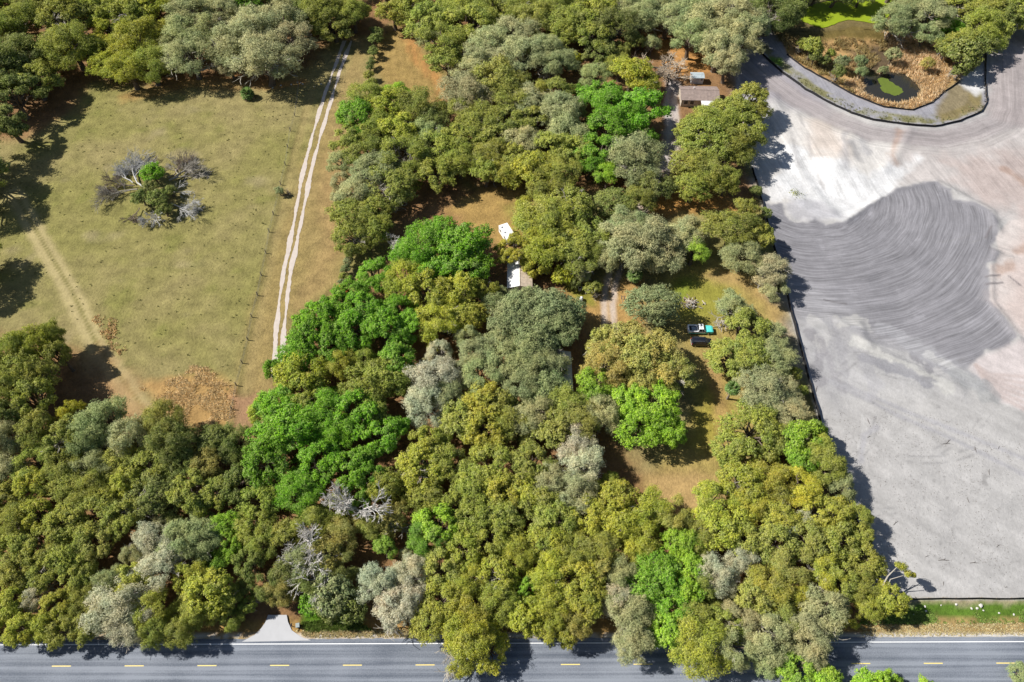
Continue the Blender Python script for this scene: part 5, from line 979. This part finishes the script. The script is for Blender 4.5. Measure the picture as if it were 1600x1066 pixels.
def gable(o, L, W, hw, rise, wall, m1, m2, ov=.35):   # ridge along local x
    MB().add([(-L / 2, -W / 2, -.1), (L / 2, -W / 2, -.1), (L / 2, W / 2, -.1), (-L / 2, W / 2, -.1), (-L / 2, -W / 2, hw), (L / 2, -W / 2, hw), (L / 2, W / 2, hw), (-L / 2, W / 2, hw), (-L / 2, 0, hw + rise), (L / 2, 0, hw + rise)],
             [(0, 1, 5, 4), (1, 2, 6, 9, 5), (2, 3, 7, 6), (3, 0, 4, 8, 7), (0, 3, 2, 1)]).obj('wall', wall, o)
    k = rise / (W / 2); X1 = L / 2 + ov; y1 = W / 2 + ov; z1 = hw - ov * k; zr = hw + rise
    for s_, m in ((-1, m1), (1, m2)):
        rf = MB().add([(-X1, 0, zr + .03), (X1, 0, zr + .03), (X1, s_ * y1, z1 + .03), (-X1, s_ * y1, z1 + .03), (-X1, 0, zr + .14), (X1, 0, zr + .14), (X1, s_ * y1, z1 + .14), (-X1, s_ * y1, z1 + .14)], [(0, 1, 2, 3), (4, 5, 6, 7), (0, 1, 5, 4), (1, 2, 6, 5), (2, 3, 7, 6), (3, 0, 4, 7)]).obj('roof', m, o)
        n_ = int(2 * X1 / .9)
        for i in range(1, n_):                        # standing seams
            xx = -X1 + 2 * X1 * i / n_; a_, b_ = Vector((xx, 0, zr + .15)), Vector((xx, s_ * y1, z1 + .15)); MB().tube([a_, b_], [.02, .02], 4).obj('seam', m, rf) if i % 1 == 0 else None
    MB().tube([(-X1, 0, zr + .15), (X1, 0, zr + .15)], [.07, .07], 6).obj('ridge_cap', m1, o)
def opening(o, x, y, z, w_, h_, side, name='window', m=None):   # on the wall that faces local y = side
    f = MB().box((x, y + side * .03, z), (w_ + .16, .05, h_ + .16)).obj(name, mat('frame_white', (.7, .7, .68), .6), o); MB().box((x, y + side * .05, z), (w_, .05, h_)).obj('pane', m or GLASS, f)
# far house with brown shingle roof and white porch roof
X, Y = G(1093, 143, 3.2); hs = thing('brown_roofed_house', 'house with patchy brown shingle roof and white porch roof', 'house', (X, Y, hz(X, Y)), radians(-2))
gable(hs, 10.6, 6.2, 2.5, 1.0, WALL_T, ROOF_BR, ROOF_BR)
pr = MB().add([(.2, -3.1, 2.42), (4.6, -3.1, 2.42), (4.6, -5.3, 2.16), (.2, -5.3, 2.16), (.2, -3.1, 2.52), (4.6, -3.1, 2.52), (4.6, -5.3, 2.26), (.2, -5.3, 2.26)], [(0, 1, 2, 3), (7, 6, 5, 4), (0, 4, 5, 1), (1, 5, 6, 2), (2, 6, 7, 3), (3, 7, 4, 0)]).obj('porch_roof', ROOF_WH, hs)
for xx in (.4, 2.4, 4.4): MB().box((xx, -5.1, 1.05), (.12, .12, 2.3)).obj('porch_post', WALL_W, hs)
for xx in (-4, -2.2): opening(hs, xx, -3.1, 1.5, 1.1, 1.1, -1)
opening(hs, 1.6, -3.1, 1.05, .95, 2.0, -1, 'door', mat('door_paint', (.3, .1, .08), .6)); opening(hs, 3.4, -3.1, 1.5, 1.1, 1.1, -1)
for xx in (-3, 0, 3): opening(hs, xx, 3.1, 1.5, 1.1, 1.1, 1)
MB().box((-1.5, 1.2, 3.45), (.3, .3, .5)).obj('vent_pipe', WALL_W, hs)
X, Y = G(1090, 117, 2.3); sh = thing('shed', 'small shed with blue-grey metal roof behind the brown-roofed house', 'shed', (X, Y, hz(X, Y)), 0)
gable(sh, 3.6, 2.6, 2.0, .35, WALL_W, ROOF_BL, ROOF_BL, .2); opening(sh, 0, -1.3, .95, .9, 1.8, -1, 'door', mat('shed_door', (.5, .5, .5), .6)); opening(sh, 1.2, -1.3, 1.4, .5, .5, -1)
# house under the oaks: ridge towards the camera, white west slope and tan east slope
X, Y = G(812, 418, 3.4); h2 = thing('house_under_oaks', 'house under oaks with one white and one tan roof slope', 'house', (X, Y, hz(X, Y)), radians(90))
gable(h2, 10.5, 5.2, 2.5, .75, WALL_W, ROOF_TAN, ROOF_WH); 
for xx in (-3.5, 0, 3.5): opening(h2, xx, -2.6, 1.5, 1.1, 1.0, -1); opening(h2, xx, 2.6, 1.5, 1.1, 1.0, 1)
opening(h2, 1.8, -2.6, 1.05, .95, 2.0, -1, 'door', mat('door_brown', (.2, .12, .07), .6))
X, Y = G(884, 578, 3.0); h3 = thing('mobile_home', 'pale-roofed mobile home half hidden under sage trees', 'mobile home', (X - .6, Y, hz(X, Y)), radians(90))
gable(h3, 9.5, 3.6, 2.5, .4, WALL_W, ROOF_GR, ROOF_GR, .15)
for xx in (-3, -1, 2.6): opening(h3, xx, -1.8, 1.6, .9, .9, -1)
opening(h3, .8, -1.8, 1.2, .85, 1.9, -1, 'door', mat('door_grey', (.35, .35, .36), .6))

# ================================================================== YARD THINGS
X, Y = G(849, 422, .9); tp = thing('covered_boat', 'teal tarp-covered boat on a trailer beside the tan roof slope', 'boat', (X, Y, hz(X, Y)), radians(-25))
MB().loft([[(-1.7, -.75, .55), (-1.7, .75, .55), (-1.7, .6, 1.05), (-1.7, 0, 1.25), (-1.7, -.6, 1.05)], [(.3, -.85, .5), (.3, .85, .5), (.3, .7, 1.15), (.3, 0, 1.4), (.3, -.7, 1.15)], [(1.9, -.15, .65), (1.9, .15, .65), (1.9, .12, .95), (1.9, 0, 1.0), (1.9, -.12, .95)]]).obj('tarp', mat('teal_tarp', (.10, .30, .32), .5, var=.45, scale=1.4), tp, smooth=False)
MB().box((0, 0, .42), (3.2, .9, .1)).obj('trailer_frame', BLK, tp)
for s_ in (-1, 1): MB().tube([(0, -.08, 0), (0, .08, 0)], [.27, .27], 12).obj('wheel', RUB, tp, loc=(-.4, s_ * .72, .27))
X, Y = G(908, 468, .6); tk = thing('gas_tank', 'white rounded gas tank on the lawn beside the dark tree shade', 'tank', (X, Y, hz(X, Y)), radians(75))
MB().tube([(-.8, 0, .62), (-.72, 0, .62), (-.5, 0, .62), (.5, 0, .62), (.72, 0, .62), (.8, 0, .62)], [.08, .3, .42, .42, .3, .08], 14).obj('tank_body', RV, tk, smooth=True)
for xx in (-.45, .45): MB().box((xx, 0, .12), (.14, .7, .34)).obj('foot', BLK, tk)
MB().tube([(0, 0, 1.0), (0, 0, 1.2)], [.14, .14], 10).obj('valve_dome', RV, tk)
X, Y = G(906, 452, .4); ur = thing('garden_urn', 'cream garden urn on the lawn beside the dark bush', 'urn', (X, Y, hz(X, Y)))
MB().tube([(0, 0, 0), (0, 0, .1), (0, 0, .18), (0, 0, .5), (0, 0, .85), (0, 0, .92)], [.32, .32, .12, .16, .5, .55], 14).obj('bowl', mat('urn_stone', (.66, .62, .54), .8), ur); MB().tube([(0, 0, .80), (0, 0, .95)], [.42, .30], 10).obj('soil', mat('soil', (.08, .05, .03), .95), ur)
X, Y = G(974, 470, .5); rk = thing('wooden_rack', 'small dark wooden rack with two rails beside the wheel tracks', 'rack', (X, Y, hz(X, Y)), radians(92))
for xx in (-.95, .95):
    for yy in (-.35, .35): MB().box((xx, yy, .52), (.10, .10, 1.1)).obj('leg', WOOD, rk)
for yy in (-.35, .35): MB().box((0, yy, 1.02), (2.3, .10, .10)).obj('rail', WOOD, rk)
for xx in (-.95, .95): MB().box((xx, 0, .9), (.08, .95, .08)).obj('crossbar', WOOD, rk)
X, Y = G(1129.5, 333, .4); bn = thing('bench', 'long dark bench on the orange litter beside the oaks', 'bench', (X, Y, hz(X, Y)), radians(4))
DW = mat('dark_wood', (.05, .06, .05), .8)
MB().box((0, 0, .45), (2.3, .45, .06)).obj('seat', DW, bn); MB().box((0, .22, .78), (2.3, .05, .36), rx=-.15).obj('backrest', DW, bn)
for xx in (-1, 1): 
    for yy in (-.17, .17): MB().box((xx, yy, .2), (.08, .08, .46)).obj('leg', DW, bn)
X, Y = G(1080, 474); lp = thing('brush_pile', 'heap of pale cut logs and branches on the lawn near the pickup', 'brush pile', (X, Y, hz(X, Y))); r = random.Random(6)
LG = [MB().tube([(-.5, 0, 0), (0, .03, .02), (.5, 0, 0)], [.09, .085, .07], 6).mesh('log', m) for m in (mat('log_pale', (.46, .40, .32), .9, var=.3), mat('log_brown', (.24, .18, .13), .9), mat('log_grey', (.36, .34, .31), .9))]
for k in range(85):
    q = abs(r.gauss(0, .45)); a = r.uniform(0, 6.28); rad = min(1, q) * 2.6; s_ = r.uniform(.5, 1.5)
    link('log', LG[k % 3], lp, (cos(a) * rad * 1.15, sin(a) * rad, .1 + .65 * max(0, 1 - rad / 2.6) * r.random()), (r.uniform(-.2, .2), r.uniform(-.35, .35), r.uniform(0, 3.1)), (s_, r.uniform(.7, 1.5), r.uniform(.7, 1.5)))
# mailbox and wheeled bin at the driveway
X, Y = G(457.5, 979); mbx = thing('mailbox', 'dark mailbox on a post beside the concrete driveway', 'mailbox', (X, Y, hz(X, Y)), radians(-90))
MB().box((0, 0, .5), (.1, .1, 1.2)).obj('post', WOOD, mbx); MB().loft([[(xx, .12 * cos(a), 1.17 + .13 * sin(a) if sin(a) > 0 else 1.10) for a in np.linspace(-.5, pi + .5, 9)] for xx in (-.28, .28)]).obj('box', BLK, mbx); MB().box((.1, .15, 1.26), (.04, .02, .18)).obj('flag', RED, mbx)
X, Y = G(467, 979); bnn = thing('wheeled_bin', 'dark wheeled bin with a highlight painted on its lid at the driveway mouth', 'bin', (X, Y, hz(X, Y)), radians(-80))
MB().loft([[(-.24, -.24, .06), (.24, -.24, .06), (.24, .24, .06), (-.24, .24, .06)], [(-.34, -.31, 1.0), (.34, -.31, 1.0), (.34, .31, 1.0), (-.34, .31, 1.0)]]).obj('body', mat('bin_dark', (.03, .035, .035), .6), bnn); MB().box((0, 0, 1.05), (.74, .66, .08), ry=.06).obj('lid', mat('bin_lid_highlight', (.30, .34, .33), .5), bnn, bevel=.03)  # highlight on top of the dark bin, put into the lid colour
for s_ in (-1, 1): MB().tube([(0, -.04, 0), (0, .04, 0)], [.12, .12], 10).obj('wheel', RUB, bnn, loc=(-.26, s_ * .24, .12))
MB().tube([(-.4, -.25, 1.0), (-.4, .25, 1.0)], [.02, .02], 6).obj('handle', BLK, bnn)
# stones
def stone(seed, m):
    r = random.Random(seed); bm = bmesh.new(); bmesh.ops.create_icosphere(bm, subdivisions=2, radius=1)
    ax = [(Vector((r.gauss(0, 1), r.gauss(0, 1), r.gauss(0, 1))).normalized(), r.uniform(.55, .85)) for _ in range(7)]
    for v in bm.verts:
        for n_, d in ax:
            k = v.co.dot(n_)
            if k > d: v.co -= n_ * (k - d)
        v.co.z *= .7
    me = bpy.data.meshes.new('stone'); bm.to_mesh(me); bm.free(); me.materials.append(m); return me
STN = [stone(k, mat('limestone', (.5, .48, .44), .9, var=.2, scale=3)) for k in range(3)]
for k, (x, y, s_) in enumerate(((426, 138, .28), (439, 134, .3), (455, 133, .34), (465, 129, .3), (470, 130, .26), (473, 132, .34), (491, 136, .2), (502, 132, .3))):
    X, Y = G(x, y); tag(link('white_stone', STN[k % 3], None, (X, Y, hz(X, Y) + s_ * .35), (0, 0, k), (s_ * 1.1, s_, s_)), 'white stone lying in the grass near the top of the wire fence', 'stone', 'white stones by the wire fence')
for k, (x, y, s_) in enumerate(((1494, 945, .33), (1518, 951, .3), (1532, 947, .55), (1527, 951, .34), (1445, 948, .28), (1447, 955, .3), (1562, 958, .25), (1585, 960, .27), (1428, 960, .22), (1537, 954, .22), (1470, 946, .2))):
    X, Y = G(x, y); tag(link('limerock', STN[k % 3], None, (X, Y, hz(X, Y) + s_ * .22), (0, 0, k * 2), (s_ * .85, s_ * .7, s_ * .7)), 'pale limerock lump between the silt fence and ditch grass', 'rock', 'limerock lumps along the ditch')
# sticks and clods left on the sand
STK = MB().tube([(-.5, 0, .04), (-.1, .06, .05), (.5, 0, .04)], [.035, .05, .02], 5).tube([(0, .05, .05), (.2, .25, .06)], [.03, .012], 4).mesh('stick', mat('stick_wood', (.10, .085, .075), .95))
for k, (x, y, L, a) in enumerate(((1357, 658, 1.4, 1.6), (1478, 694, 1.6, .1), (1482, 690, 1.2, .7), (1524, 703, 1.3, 1.4), (1399, 818, 1.4, .6), (1474, 876, 2.0, 0), (1522, 880, 1.6, 0), (1448, 870, .9, .3), (1572, 918, .7, .2), (1474, 912, .8, 1.2), (1358, 683, .9, .4), (1276, 608, 1.6, 1.2), (1545, 738, 1.4, 1.2), (1560, 853, 1.0, .5), (1512, 782, 1.1, 1.5), (1560, 700, .8, .9))):
    X, Y = G(x, y); tag(link('stick', STK, None, (X, Y, hz(X, Y) + .03), (0, 0, a), (L, L * .7, 1)), 'dark broken stick lying on the bare grey sand', 'stick', 'sticks left on the sand')
X, Y = G(1243, 302); wp = thing('weed_clump', 'small green weed clump on the white sand', 'plant', (X, Y, hz(X, Y))); rr = np.random.default_rng(3)
c = rr.normal(size=(120, 3)) * np.array([.9, .8, .08]) + np.array([0, 0, .16]); V, F = cards(c, unit(rr.normal(size=(120, 3)) * .4 + np.array([0, 0, 1])), .16, .10, rr); link('leaves', np_mesh('leaves', V, F, LEAFM), wp).color = (.25, .28, .06, 1)
